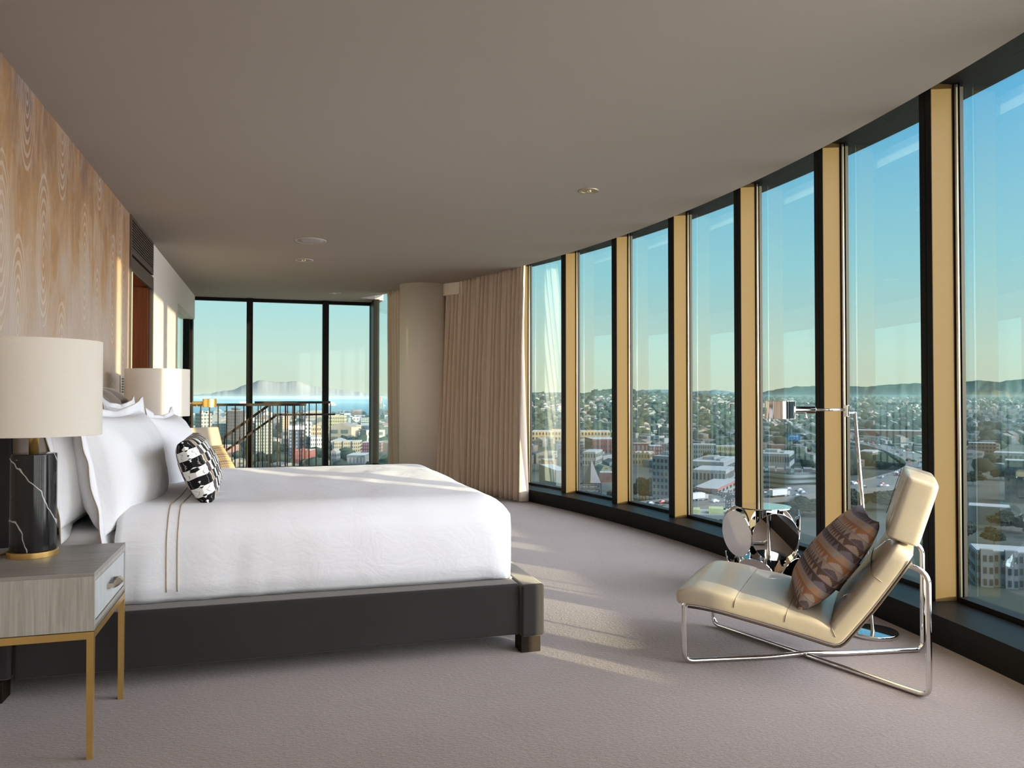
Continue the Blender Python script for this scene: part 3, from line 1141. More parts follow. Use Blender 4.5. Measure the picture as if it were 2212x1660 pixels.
cushion('lumbar_cushion', 0.90, 0.31, 0.16, (-0.36, 4.22, 0.862), (0.04, -1, 0), (-0.40, 0, 1), MAT['patch'],
        'long black and white block patterned cushion leaning on white pillows', 'cushion', seed=3, pinch=0.04, rough=0.7, puff=0.3)


# ------------------------------------------------------------------ nightstands
def nightstand(loc, label):
    e = empty('nightstand', loc, label=label, cat='nightstand')
    # local: x from wall 0..0.615, y 0..0.57
    mb = MB()
    mb.box(0.0, 0.585, 0.0, 0.012, 0.425, 0.605)
    mb.box(0.0, 0.585, 0.555, 0.567, 0.425, 0.605)
    mb.box(0.0, 0.012, 0.012, 0.555, 0.425, 0.605)
    mb.box(0.0, 0.60, 0.012, 0.555, 0.425, 0.437)
    mb.box(0.585, 0.60, 0.0, 0.02, 0.425, 0.605)
    mb.box(0.585, 0.60, 0.547, 0.567, 0.425, 0.605)
    mb.box(0.585, 0.60, 0.02, 0.547, 0.425, 0.452)
    mb.box(0.585, 0.60, 0.02, 0.547, 0.588, 0.605)
    mb.build('carcass', MAT['oak'], e)
    mb = MB()
    mb.box(0.0, 0.60, 0.0, 0.567, 0.605, 0.618)
    mb.build('top', MAT['oak_top'], e, bevel=0.0015)
    mb = MB()
    mb.box(0.575, 0.598, 0.024, 0.543, 0.456, 0.584)
    dr = mb.build('drawer', MAT['oak_front'], e)
    mb = MB()
    # a faceted bow handle
    ys, hh = [0.215, 0.235, 0.335, 0.355], 0.009
    for y in (0.222, 0.348):
        mb.box(0.598, 0.622, y - 0.007, y + 0.007, 0.517, 0.529)
    mb.loft([[(0.618, ys[0], 0.523 - hh), (0.626, ys[0], 0.523), (0.618, ys[0], 0.523 + hh)],
             [(0.622, 0.285, 0.523 - hh * 2), (0.642, 0.285, 0.523), (0.622, 0.285, 0.523 + hh * 2)],
             [(0.618, ys[3], 0.523 - hh), (0.626, ys[3], 0.523), (0.618, ys[3], 0.523 + hh)]])
    mb.build('handle', MAT['nickel'], dr)
    mb = MB()
    mb.box(0.0, 0.60, 0.0, 0.022, 0.398, 0.422)
    mb.box(0.0, 0.60, 0.545, 0.567, 0.398, 0.422)
    mb.box(0.0, 0.022, 0.022, 0.545, 0.398, 0.422)
    mb.box(0.578, 0.60, 0.022, 0.545, 0.398, 0.422)
    mb.build('base_frame', MAT['brass'], e)
    for x in (0.0, 0.578):
        for y in (0.0, 0.545):
            mb = MB()
            x2, y2 = x + 0.011, y + 0.011
            mb.loft([[(x2 - s1, y2 - s1, z), (x2 + s1, y2 - s1, z), (x2 + s1, y2 + s1, z), (x2 - s1, y2 + s1, z)] for s1, z in ((0.0095, 0.0), (0.011, 0.398))])
            mb.build('leg', MAT['brass'], e)
    return e


n1 = nightstand((-1.175, 2.915, 0), 'grey oak nightstand on thin brass legs in front of the bed')
n2 = copy_tree(n1)
n2.location = (-1.175, 6.09, 0)
n2['label'] = 'grey oak nightstand on the far side of the bed beside the headboard'


def table_lamp(loc, label):
    e = empty('table_lamp', loc, label=label, cat='lamp')
    mb = MB()
    mb.lathe([(0.084, 0.0), (0.084, 0.020), (0.080, 0.0215)], 56)
    mb.build('base', MAT['brass'], e, smooth=False, bevel=0.001)
    mb = MB()
    mb.lathe([(0.074, 0.0215), (0.0765, 0.024), (0.0765, 0.372), (0.074, 0.376), (0.02, 0.377)], 56)
    mb.build('marble_body', MAT['marble'], e, smooth=False, bevel=0.002)
    mb = MB()
    mb.lathe([(0.0165, 0.377), (0.0165, 0.56)], 24)
    mb.build('neck', MAT['brass'], e, smooth=True)
    mb = MB()
    n_ = 64
    mb.loft([[(r * math.cos(2 * PI * j / n_), r * math.sin(2 * PI * j / n_), z) for j in range(n_)]
             for r, z in ((0.222, 0.442), (0.224, 0.442), (0.224, 0.792), (0.222, 0.792), (0.222, 0.442))], True, False)
    mb.build('lamp_shade', MAT['shade'], e, smooth=False, bevel=0.001)
    mb = MB()
    for j in range(3):
        a = 2 * PI * j / 3 + 0.4
        mb.tube([(0, 0, 0.56), (0.222 * math.cos(a), 0.222 * math.sin(a), 0.60)], 0.003, 6)
    mb.build('shade_spider', MAT['brass'], e)
    mb = MB()
    mb.lathe([(0.02, 0.555), (0.035, 0.59), (0.042, 0.63), (0.03, 0.66), (0.005, 0.668)], 24)
    mb.build('bulb', MAT['plastic'], e, smooth=True)
    return e


l1 = table_lamp((-0.855, 3.295, 0.618), 'near table lamp with cream drum shade and black marble base')
l2 = copy_tree(l1)
l2.location = (-0.845, 6.38, 0.618)
l2['label'] = 'cream drum shade lamp standing across the bed from the near one'
p = MB()
p.tube([(-0.94, 3.30, 0.628), (-0.98, 3.28, 0.622), (-1.05, 3.24, 0.623), (-1.15, 3.22, 0.623), (-1.168, 3.215, 0.622), (-1.182, 3.21, 0.60), (-1.183, 3.2, 0.40), (-1.183, 3.25, 0.20)], 0.004, 8)
p.build('power_cord', MAT['cord'], l1, smooth=True)
for ch in l1.children:
    if ch.name.startswith('power_cord'):
        ch.matrix_parent_inverse = Matrix.Translation(-l1.location)


# ------------------------------------------------------------------ chaise lounges
CHW = 0.68


def rounded(pts, rad, n=6):
    """fillet the corners of a polyline"""
    P = [Vector(q_) for q_ in pts]
    out = [P[0]]
    for a, b, c in zip(P, P[1:], P[2:]):
        d1, d2 = (a - b), (c - b)
        r = min(rad, d1.length * 0.48, d2.length * 0.48)
        p0, p1 = b + d1.normalized() * r, b + d2.normalized() * r
        for i in range(n + 1):
            t = i / n
            out.append(p0 * (1 - t) ** 2 + b * 2 * t * (1 - t) + p1 * t * t)
    out.append(P[-1])
    return out


def chaise(loc, rz, label):
    """local x runs front to back, y across, z up"""
    e = empty('chaise_lounge', loc, rz, label=label, cat='chaise lounge')
    under = [(-0.03, 0.262), (0.02, 0.264), (0.07, 0.262), (0.12, 0.258), (0.166, 0.252), (0.21, 0.245), (0.215, 0.244), (0.266, 0.235), (0.32, 0.226), (0.363, 0.218),
             (0.42, 0.208), (0.426, 0.207), (0.488, 0.195), (0.55, 0.182), (0.60, 0.171), (0.628, 0.167), (0.65, 0.172), (0.668, 0.186), (0.69, 0.213), (0.72, 0.254),
             (0.77, 0.322), (0.80, 0.366), (0.838, 0.425), (0.842, 0.431), (0.88, 0.490), (0.915, 0.546), (0.938, 0.582)]
    seams = {6: 0.90, 11: 0.90, 16: 0.93, 23: 0.95}
    n_ = len(under)
    TH = 0.088
    mb = MB()
    rings = []

    def nrm(i):
        a, b = Vector(under[max(0, i - 1)]), Vector(under[min(n_ - 1, i + 1)])
        t = (b - a).normalized()
        return Vector((-t.y, t.x))
    m_ = 40
    for i, (x, z) in enumerate(under):
        th = TH * seams.get(i, 1.0)
        if i in (5, 7, 10, 12, 22, 24):
            th = TH * 0.985
        if i in (0, n_ - 1):
            th = TH * 0.72
        q_ = nrm(i)
        if 14 <= i <= 19:
            w_ = [Vector((-0.16, 1.0)), Vector((-0.3, 1)), Vector((-0.45, 0.95)), Vector((-0.6, 0.86)), Vector((-0.72, 0.75)), Vector((-0.8, 0.62))][i - 14].normalized()
            q_ = w_
        ring = []
        base_ = Vector((x, z))
        inset = 0.012 if i in (0, n_ - 1) else 0.0
        for j in range(m_):
            a = 2 * PI * j / m_
            ca, sa = math.cos(a), math.sin(a)
            ex = 0.16
            yy = math.copysign(abs(ca) ** ex, ca) * (CHW / 2 - inset)
            hh = math.copysign(abs(sa) ** 0.22, sa)
            # crown: seat is plumper in the middle, seams dip
            crown = 0.009 * (1 - (yy / (CHW / 2)) ** 2) if hh > 0 else 0
            o2 = base_ + q_ * (th / 2 * (1 + hh) * (1 - 0.12 * abs(ca) ** 12 * (hh > 0)) + crown)
            ring.append((o2.x, yy, o2.y))
        rings.append(ring)
    # a puffed front edge
    r0 = [(x - 0.014, y * 0.985, 0.5 * z + 0.5 * 0.300) for x, y, z in rings[0]]
    rings = [r0] + rings
    mb.loft(rings)
    body = mb.build('seat_cushion', MAT['leather'], e, smooth=True, sub=1)
    for sgn in (-1, 1):
        mb = MB()
        mb.tube([(x, sgn * (CHW / 2 - 0.004), z - 0.002) for x, z in under[1:-1]], 0.0055, 8)
        mb.build('piping', MAT['leather_edge'], body, smooth=True)
    for si in (6, 11, 16, 23):
        ring = rings[si + 1]
        mb = MB()
        half = [Vector(q_) for q_ in ring[0:m_ // 2 + 1]]
        up_ = nrm(si) * 0.0025
        mb.tube([q_ + Vector((up_.x, 0, up_.y)) for q_ in half], 0.0018, 6)
        mb.build('seam', MAT['seam'], body, smooth=True)
    # head cushion
    hx, hz = (0.938, 0.592), (1.018, 0.850)
    ax = (Vector(hz) - Vector(hx)).normalized()
    nq = Vector((-ax.y, ax.x))
    mb = MB()
    rings = []
    hl = (Vector(hz) - Vector(hx)).length
    st = [0.0, 0.006, 0.02, 0.05, 0.10, 0.15, 0.21, 0.24, 0.262, hl]
    for i, s1 in enumerate(st):
        c = Vector(hx) + ax * s1
        kx = [0.88, 0.97, 1, 1, 1, 1, 1, 1, 0.97, 0.88][i]
        ring = []
        for j in range(m_):
            a = 2 * PI * j / m_
            ca, sa = math.cos(a), math.sin(a)
            yy = math.copysign(abs(ca) ** 0.10, ca) * (CHW / 2 - 0.03) * (0.97 + 0.03 * kx)
            hh = math.copysign(abs(sa) ** 0.24, sa)
            cr = 0.010 * (1 - (yy / (CHW / 2)) ** 2)
            o2 = c + nq * (0.058 + 0.060 * hh * kx * (1 - 0.2 * abs(ca) ** 10) + cr * (1 if hh > 0 else -1))
            ring.append((o2.x, yy, o2.y))
        rings.append(ring)
    mb.loft(rings)
    hd = mb.build('head_cushion', MAT['leather'], e, smooth=True, sub=1)
    for sgn in (-1, 1):
        mb = MB()
        yy = sgn * (CHW / 2 - 0.052)
        c0, c1 = Vector(hx) + nq * 0.1255 + ax * 0.02, Vector(hx) + nq * 0.1255 + ax * (hl - 0.025)
        mb.tube([(c0.x, yy, c0.y), (c1.x, yy, c1.y)], 0.0016, 6)
        mb.build('seam', MAT['seam'], hd, smooth=True)
    # tubular frame: two loops crossing under the seat
    fx0, fx1, hw, zz = 0.0, 0.955, 0.326, 0.0125
    for sgn in (1, -1):
        path = [(0.06, sgn * (hw - 0.03), 0.285), (fx0, sgn * hw, 0.283), (fx0, sgn * hw, zz), (fx1 + 0.02, -sgn * hw, zz if sgn > 0 else zz), (fx1 + 0.02, -sgn * (hw + 0.0), 0.50), (fx1 - 0.075, -sgn * (hw - 0.012), 0.535)]
        path = [Vector(q_) for q_ in path]
        if sgn < 0:
            mid = path[2].lerp(path[3], 0.5)
            mid.z = zz + 0.010
            path = path[:3] + [path[2].lerp(path[3], 0.35), mid, path[2].lerp(path[3], 0.65)] + path[3:]
        else:
            mid = path[2].lerp(path[3], 0.5)
            path = path[:3] + [mid] + path[3:]
        mb = MB()
        mb.tube(rounded(path, 0.045), 0.0115, 14)
        mb.build('tube_leg', MAT['chrome'], e, smooth=True)
    return e


CH_RZ = math.atan2(-0.673, 0.74)
ch1 = chaise((1.985, 3.43, 0), CH_RZ, 'cream leather chaise lounge on chrome legs beside the curved windows')
ch2 = copy_tree(ch1)
ch2.location = (-0.10, 8.35, 0)
ch2.rotation_euler = (0, 0, R(140))
ch2['label'] = 'cream leather chaise lounge whose sunlit headrest shows beyond the bed'


def on_chaise(ch, x, y, z):
    c, s_ = math.cos(ch.rotation_euler.z), math.sin(ch.rotation_euler.z)
    return Vector((ch.location.x + x * c - y * s_, ch.location.y + x * s_ + y * c, z))


def chdir(ch, x, y, z=0):
    c, s_ = math.cos(ch.rotation_euler.z), math.sin(ch.rotation_euler.z)
    return Vector((x * c - y * s_, x * s_ + y * c, z))


cushion('throw_cushion', 0.56, 0.52, 0.19, on_chaise(ch1, 0.600, 0.03, 0.475), chdir(ch1, 0.14, -1, 0), chdir(ch1, 0.62, 0.10, 0.78), MAT['kilim'],
        'brown and grey triangle patterned cushion on the leather chaise', 'cushion', seed=12, pinch=0.06, rough=0.8)
cushion('throw_cushion', 0.50, 0.46, 0.16, on_chaise(ch2, 0.60, 0.05, 0.50), chdir(ch2, 0.1, -1, 0), chdir(ch2, 0.55, 0.0, 0.83), MAT['gold_kilim'],
        'gold triangle patterned cushion on the far leather chaise', 'cushion', seed=14, pinch=0.05, rough=0.5)


# ------------------------------------------------------------------ reading floor lamps
def floor_lamp(loc, rz, lean, label, mat):
    e = empty('floor_lamp', loc, rz, label=label, cat='floor lamp')
    mb = MB()
    mb.lathe([(0.118, 0.0), (0.120, 0.003), (0.120, 0.018), (0.116, 0.022), (0.02, 0.023)], 56)
    mb.build('base', mat, e, smooth=False, bevel=0.001)
    top = Vector((lean, 0, 1.125))
    mb = MB()
    mb.tube([(0, 0, 0.022), top], 0.0095, 14)
    mb.build('pole', mat, e, smooth=True)
    kn = top + Vector((-0.042, 0, 0.012))
    mb = MB()
    mb.tube([top + Vector((0.004, 0, -0.004)), top + Vector((-0.03, 0, -0.004))], 0.008, 12)
    mb.lathe([(0.013, kn.z - 0.035), (0.0135, kn.z - 0.033), (0.0135, kn.z + 0.022), (0.012, kn.z + 0.024)], 24, (kn.x, kn.y))
    mb.build('knuckle', mat, e, smooth=False, bevel=0.001)
    mb = MB()
    mb.tube([kn, kn + Vector((-0.18, 0, 0.0))], 0.006, 12)
    mb.build('arm', mat, e, smooth=True)
    g0 = kn + Vector((-0.165, 0, 0))
    mb = MB()
    mb.tube([g0, g0 + Vector((-0.105, 0, 0))], 0.0185, 24)
    gr = mb.build('grip', mat, e, smooth=False, bevel=0.001)
    mb = MB()
    kx = g0 + Vector((-0.045, 0, -0.018))
    mb.tube([kx, kx + Vector((0, 0, -0.016))], 0.003, 8)
    mb.lathe([(0.002, kx.z - 0.028), (0.006, kx.z - 0.026), (0.0075, kx.z - 0.02), (0.006, kx.z - 0.015), (0.002, kx.z - 0.013)], 16, (kx.x, kx.y))
    mb.build('dimmer_knob', mat, gr, smooth=True)
    hc = g0 + Vector((-0.105 - 0.072, 0, 0))
    mb = MB()
    mb.lathe([(0.069, hc.z - 0.046), (0.0735, hc.z - 0.046), (0.0745, hc.z - 0.044), (0.0745, hc.z + 0.044), (0.072, hc.z + 0.047), (0.01, hc.z + 0.048)], 56, (hc.x, hc.y))
    mb.build('lamp_head', mat, e, smooth=False, bevel=0.001)
    mb = MB()
    mb.lathe([(0.06, hc.z - 0.040), (0.01, hc.z - 0.041)], 32, (hc.x, hc.y))
    mb.build('diffuser', MAT['plastic'], e)
    return e


f1 = floor_lamp((2.90, 3.31, 0), math.atan2(-0.25, 0.97), -0.085, 'polished chrome reading lamp behind the leather chaise', MAT['chrome'])
f2 = floor_lamp((-1.09, 9.35, 0), R(180), 0.0, 'brass reading lamp standing beyond the bed near the stair railing', MAT['brass'])


# ------------------------------------------------------------------ mirrored disc table
def disc_table(loc, label):
    e = empty('side_table', loc, label=label, cat='side table')
    r = 0.155

    def disc(c, nrm_, rad, name, a0=0):
        mb = MB()
        mb.lathe([(rad - 0.001, -0.004), (rad, -0.003), (rad, 0.003), (rad - 0.001, 0.004)], 64)
        o = mb.build(name, MAT['mirror'], e)
        q_ = Vector(nrm_).to_track_quat('Z', 'Y')
        o.location = c
        o.rotation_mode = 'QUATERNION'
        o.rotation_quaternion = q_
    disc((0, 0, 0.525), (0, 0, 1), 0.165, 'table_top')
    for i in range(5):
        a = R(-176 + 72 * i)
        t = R(-4)
        disc((0.196 * math.cos(a), 0.196 * math.sin(a), 0.372), (math.cos(a) * math.cos(t), math.sin(a) * math.cos(t), math.sin(t)), 0.1405, 'mirror_disc')
    for i in range(5):
        a = R(-140 + 72 * i)
        t = R(-16)
        disc((0.190 * math.cos(a), 0.190 * math.sin(a), 0.125), (math.cos(a) * math.cos(t), math.sin(a) * math.cos(t), math.sin(t)), 0.122, 'mirror_disc')
    mb = MB()
    mb.lathe([(0.14, 0.0), (0.14, 0.008), (0.1, 0.010)], 48)
    mb.build('foot_plate', MAT['mirror'], e)
    mb = MB()
    mb.lathe([(0.02, 0.01), (0.02, 0.521)], 20)
    mb.build('stem', MAT['mirror'], e, smooth=True)
    return e


disc_table((2.885, 4.22, 0), 'mirrored side table made of round steel discs beside the windows')

# ------------------------------------------------------------------ stair railings


def rail(name, label, top, posts, z_low, second=None, zt=1.12, th=0.024):
    e = empty(name, (top[0][0], top[0][1], 0), label=label, cat='railing')
    o0 = Vector((top[0][0], top[0][1], 0))
    mb = MB()

    def bar(a, b, h=0.034, w=0.04):
        a, b = Vector(a) - o0, Vector(b) - o0
        dd = (b - a).normalized()
        sd = Vector((-dd.y, dd.x, 0)).normalized() * w / 2
        up = dd.cross(sd).normalized() * h / 2
        if up.z < 0:
            up = -up
        mb.loft([[c - sd - up, c + sd - up, c + sd + up, c - sd + up] for c in (a, b)])
    for a, b in zip(top, top[1:]):
        bar(a, b)
    mb.build('top_rail', MAT['dark_bronze'], e)
    if second:
        mb = MB()
        for sgn in second:
            for a, b in zip(sgn, sgn[1:]):
                bar(a, b, 0.028, 0.03)
        mb.build('handrail', MAT['dark_bronze'], e)
    mb = MB()
    bar((top[0][0], top[0][1], z_low), (posts[-1][0], posts[-1][1], z_low), 0.03, 0.03)
    mb.build('bottom_rail', MAT['dark_bronze'], e)
    for (x, y, za, zb) in posts:
        mb = MB()
        q_ = Vector((x, y, 0)) - o0
        mb.box(q_.x - th / 2 + 0.005, q_.x + th / 2 - 0.005, q_.y - th / 2, q_.y + th / 2, za, zb)
        mb.build('baluster', MAT['dark_bronze'], e)
    return e


YR = 10.75
rail('guard_railing', 'bronze guard railing with upright bars beyond the far chaise', [(-1.16, YR, 1.105), (0.385, YR, 1.105)],
     [(-1.02 + i * 0.104, YR, 0.0, 1.09) for i in range(13)] + [(0.37, YR, 0.0, 1.09)], 0.06)
YS = 11.25
posts = []
for i in range(17):
    x = -0.66 + i * 0.098
    zt_ = 1.115 if x > -0.065 else 1.115 + (x + 0.065) * 0.755
    posts.append((x, YS, 0.0, zt_ - 0.015))
rail('stair_railing', 'sloping bronze stair railing with double handrail behind the guard railing', [(-1.15, YS, 0.295), (-0.065, YS, 1.115), (0.40, YS, 1.115)],
     [q_ for q_ in posts if q_[0] < 0.40], 0.06,
     second=[[(-1.13, YS - 0.07, 0.13), (0.02, YS - 0.07, 0.965), (0.49, YS - 0.07, 0.965)]])
YT = 12.25
rail('landing_railing', 'level bronze railing along the far windows at the stair head', [(-0.30, YT, 1.125), (0.795, YT, 1.125)],
     [(-0.25 + i * 0.1045, YT, 0.0, 1.11) for i in range(11)], 0.06,
     second=[[(-0.02, YT - 0.07, 0.945), (0.86, YT - 0.07, 0.945)]])
# ------------------------------------------------------------------ the city outside
GZ = -58.0


def smooth(a, b, x):
    t = min(1.0, max(0.0, (x - a) / (b - a)))
    return t * t * (3 - 2 * t)


def cam_polar(x, y):
    """room x, y -> (bearing from the lens axis in degrees, depth along it)"""
    c, s_ = math.cos(R(YAW)), math.sin(R(YAW))
    lx, ly = x * c - y * s_, x * s_ + y * c
    return math.degrees(math.atan2(lx, ly)), ly


def from_polar(az, dep):
    lx = math.tan(R(az)) * dep
    c, s_ = math.cos(R(YAW)), math.sin(R(YAW))
    return lx * c + dep * s_, -lx * s_ + dep * c


def ground(x, y):
    az, d_ = cam_polar(x, y)
    z = GZ
    hill = smooth(1150, 1980, d_) * (1 - smooth(2300, 3200, d_) * 0.5) * smooth(-3, 1.5, az) * (1 - smooth(14.5, 21, az))
    z += hill * (56 + 5 * noise.noise(Vector((az * 0.45, d_ * 0.0012, 2.0))))
    z += smooth(1300, 3900, d_) * smooth(14, 20, az) * (46 + 8 * noise.noise(Vector((az * 0.3, d_ * 0.001, 5.0))))
    z -= smooth(2650, 2850, d_) * (1 - smooth(-6, -3, az)) * 6
    return z


MAT['ground'] = mat_ground()
MAT['paint'] = mat_attr('house_paint')
MAT['sea'] = simple('bay_water', (0.05, 0.13, 0.17), 0.6, var=0.1, scale=0.004, spec=0.08)
MAT['hill_far'] = simple('haze_blue_hill', (0.07, 0.12, 0.14), 1.0, var=0.06, scale=0.002, spec=0.0)  # blue of the air painted into the hill colour
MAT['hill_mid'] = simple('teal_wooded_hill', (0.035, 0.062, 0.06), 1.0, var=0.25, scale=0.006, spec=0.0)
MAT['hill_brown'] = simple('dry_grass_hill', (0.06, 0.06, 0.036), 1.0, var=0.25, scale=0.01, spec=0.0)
MAT['hill_pale'] = simple('pale_hazy_hill', (0.21, 0.215, 0.19), 1.0, var=0.02, scale=0.001, spec=0.0)  # haze painted in: base colour paled toward the sky behind
MAT['leaf'] = mat_leaf('dark_foliage', (0.009, 0.016, 0.012), (0.026, 0.038, 0.024))
MAT['leaf_dry'] = mat_leaf('brown_foliage', (0.03, 0.027, 0.016), (0.065, 0.052, 0.028))
MAT['trunk'] = simple('bark', (0.06, 0.045, 0.03), 0.9)
MAT['asphalt'] = simple('freeway_concrete', (0.10, 0.105, 0.10), 0.9, var=0.12, scale=0.1)
MAT['roof_grey'] = simple('pale_roofing', (0.26, 0.28, 0.28), 0.9, var=0.1, scale=0.2)
MAT['roof_dark'] = simple('dark_roofing', (0.13, 0.13, 0.13), 0.9, var=0.1, scale=0.2)
MAT['roof_red'] = simple('red_roofing', (0.26, 0.08, 0.07), 0.9)
MAT['roof_lime'] = simple('lime_roof_box', (0.34, 0.38, 0.18), 0.9)
MAT['sign_black'] = simple('black_sign_panel', (0.02, 0.022, 0.025), 0.7)
MAT['sign_white'] = simple('white_lettering', (0.42, 0.45, 0.45), 0.7)
MAT['sign_blue'] = simple('blue_sign_panel', (0.0, 0.12, 0.30), 0.6)
MAT['sign_red'] = simple('red_mark', (0.6, 0.04, 0.04), 0.6)
MAT['crane'] = simple('crane_steel', (0.025, 0.04, 0.06), 0.6)
MAT['crane_red'] = simple('crane_red_paint', (0.5, 0.13, 0.08), 0.6)

# terrain and bay
p = MB()
azs = [-24 + 0.6 * i for i in range(int(66 / 0.6))]
ds = [130 * (1.055 ** i) for i in range(74)]
pts = []
for a in azs:
    for d_ in ds:
        x, y = from_polar(a, d_)
        pts.append((x, y, ground(x, y)))
p.grid(pts, len(azs), len(ds))
struct(p, 'city_ground', MAT['ground'], smooth=True)
p = MB()
pts = []
for i in range(30):
    for d_ in (2400, 4000, 8000, 14000, 24000):
        x, y = from_polar(-32 + i * 1.25, d_)
        pts.append((x, y, GZ - 1.5))
p.grid(pts, 30, 5)
struct(p, 'bay_water', MAT['sea'])


def ridge(name, pts_px, depth, mat, thick):
    """hills from a skyline given as (bearing, height above the lens in metres)"""
    mb = MB()
    rows = []
    n_ = 220
    a0, a1 = pts_px[0][0], pts_px[-1][0]
    for i in range(n_):
        a = a0 + (a1 - a0) * i / (n_ - 1)
        for (x0, h0), (x1, h1) in zip(pts_px, pts_px[1:]):
            if x0 <= a <= x1:
                t = (a - x0) / (x1 - x0)
                t = t * t * (3 - 2 * t) * 0.5 + t * 0.5
                h = h0 + (h1 - h0) * t
                break
        h = h + noise.noise(Vector((a * 2.6, 1.0, depth))) * 0.0011 * depth + noise.noise(Vector((a * 11, 4.0, depth))) * 0.0004 * depth
        for f, dd in ((0.0, -1.0), (0.35, -0.62), (0.68, -0.32), (0.9, -0.12), (1.0, 0.0), (0.85, 0.3), (0.2, 1.0)):
            x, y = from_polar(a, depth + dd * thick)
            x2 = noise.noise(Vector((a * 3.1, dd * 4, depth))) * (0.12 if depth < 20000 else 0.02) * (0 < f < 1)
            rows.append((x, y, GZ + (h + 1.2 - GZ) * max(0, f + x2 * (1 if dd < 0 else 0))))
    mb.grid(rows, n_, 7)
    return struct(mb, name, mat, smooth=True)


def px_line(pts, depth):
    return [(math.degrees(math.atan((x - 1106) / F_PX)), (859 - y) / F_PX * depth) for x, y in pts]


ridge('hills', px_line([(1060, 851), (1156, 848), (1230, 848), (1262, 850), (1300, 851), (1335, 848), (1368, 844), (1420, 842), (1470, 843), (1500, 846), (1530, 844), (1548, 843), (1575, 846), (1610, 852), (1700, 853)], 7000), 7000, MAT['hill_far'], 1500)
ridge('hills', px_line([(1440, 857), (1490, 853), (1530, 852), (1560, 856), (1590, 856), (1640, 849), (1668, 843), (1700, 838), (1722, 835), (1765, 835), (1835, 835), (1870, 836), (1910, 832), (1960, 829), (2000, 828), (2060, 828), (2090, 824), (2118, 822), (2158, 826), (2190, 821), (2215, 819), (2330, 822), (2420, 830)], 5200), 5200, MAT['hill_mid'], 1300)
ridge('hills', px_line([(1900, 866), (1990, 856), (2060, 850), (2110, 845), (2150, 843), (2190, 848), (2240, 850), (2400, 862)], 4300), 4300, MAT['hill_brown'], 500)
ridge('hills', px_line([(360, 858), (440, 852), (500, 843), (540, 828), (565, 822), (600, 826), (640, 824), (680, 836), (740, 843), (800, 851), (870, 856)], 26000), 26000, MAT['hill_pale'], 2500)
# unseen western ridge, added toward the sun and shaped to shade the near streets
mb = MB()
rows = []
side_v = Vector((-SUN_DIR.y, SUN_DIR.x, 0)).normalized()
fwd = Vector((SUN_DIR.x, SUN_DIR.y, 0)).normalized()
for i in range(60):
    t = -4200 + 8400 * i / 59
    h = -13 + 1500 * math.tan(R(SUN_EL)) + noise.noise(Vector((t * 0.004, 0, 0))) * 4 * min(1, abs(t) / 400)
    for f, dd in ((0, -500), (0.6, -200), (1, 0), (0.6, 300), (0, 900)):
        q_ = fwd * (1500 + dd) + side_v * t
        rows.append((q_.x, q_.y, GZ + (h - GZ) * f))
mb.grid(rows, 60, 5)
struct(mb, 'hills', MAT['hill_mid'], smooth=True)

DIM = 0.40          # scales city colours down, dimming put in against the bright glow and exposure


def dim(c, f=DIM):
    return tuple(x * f for x in c)


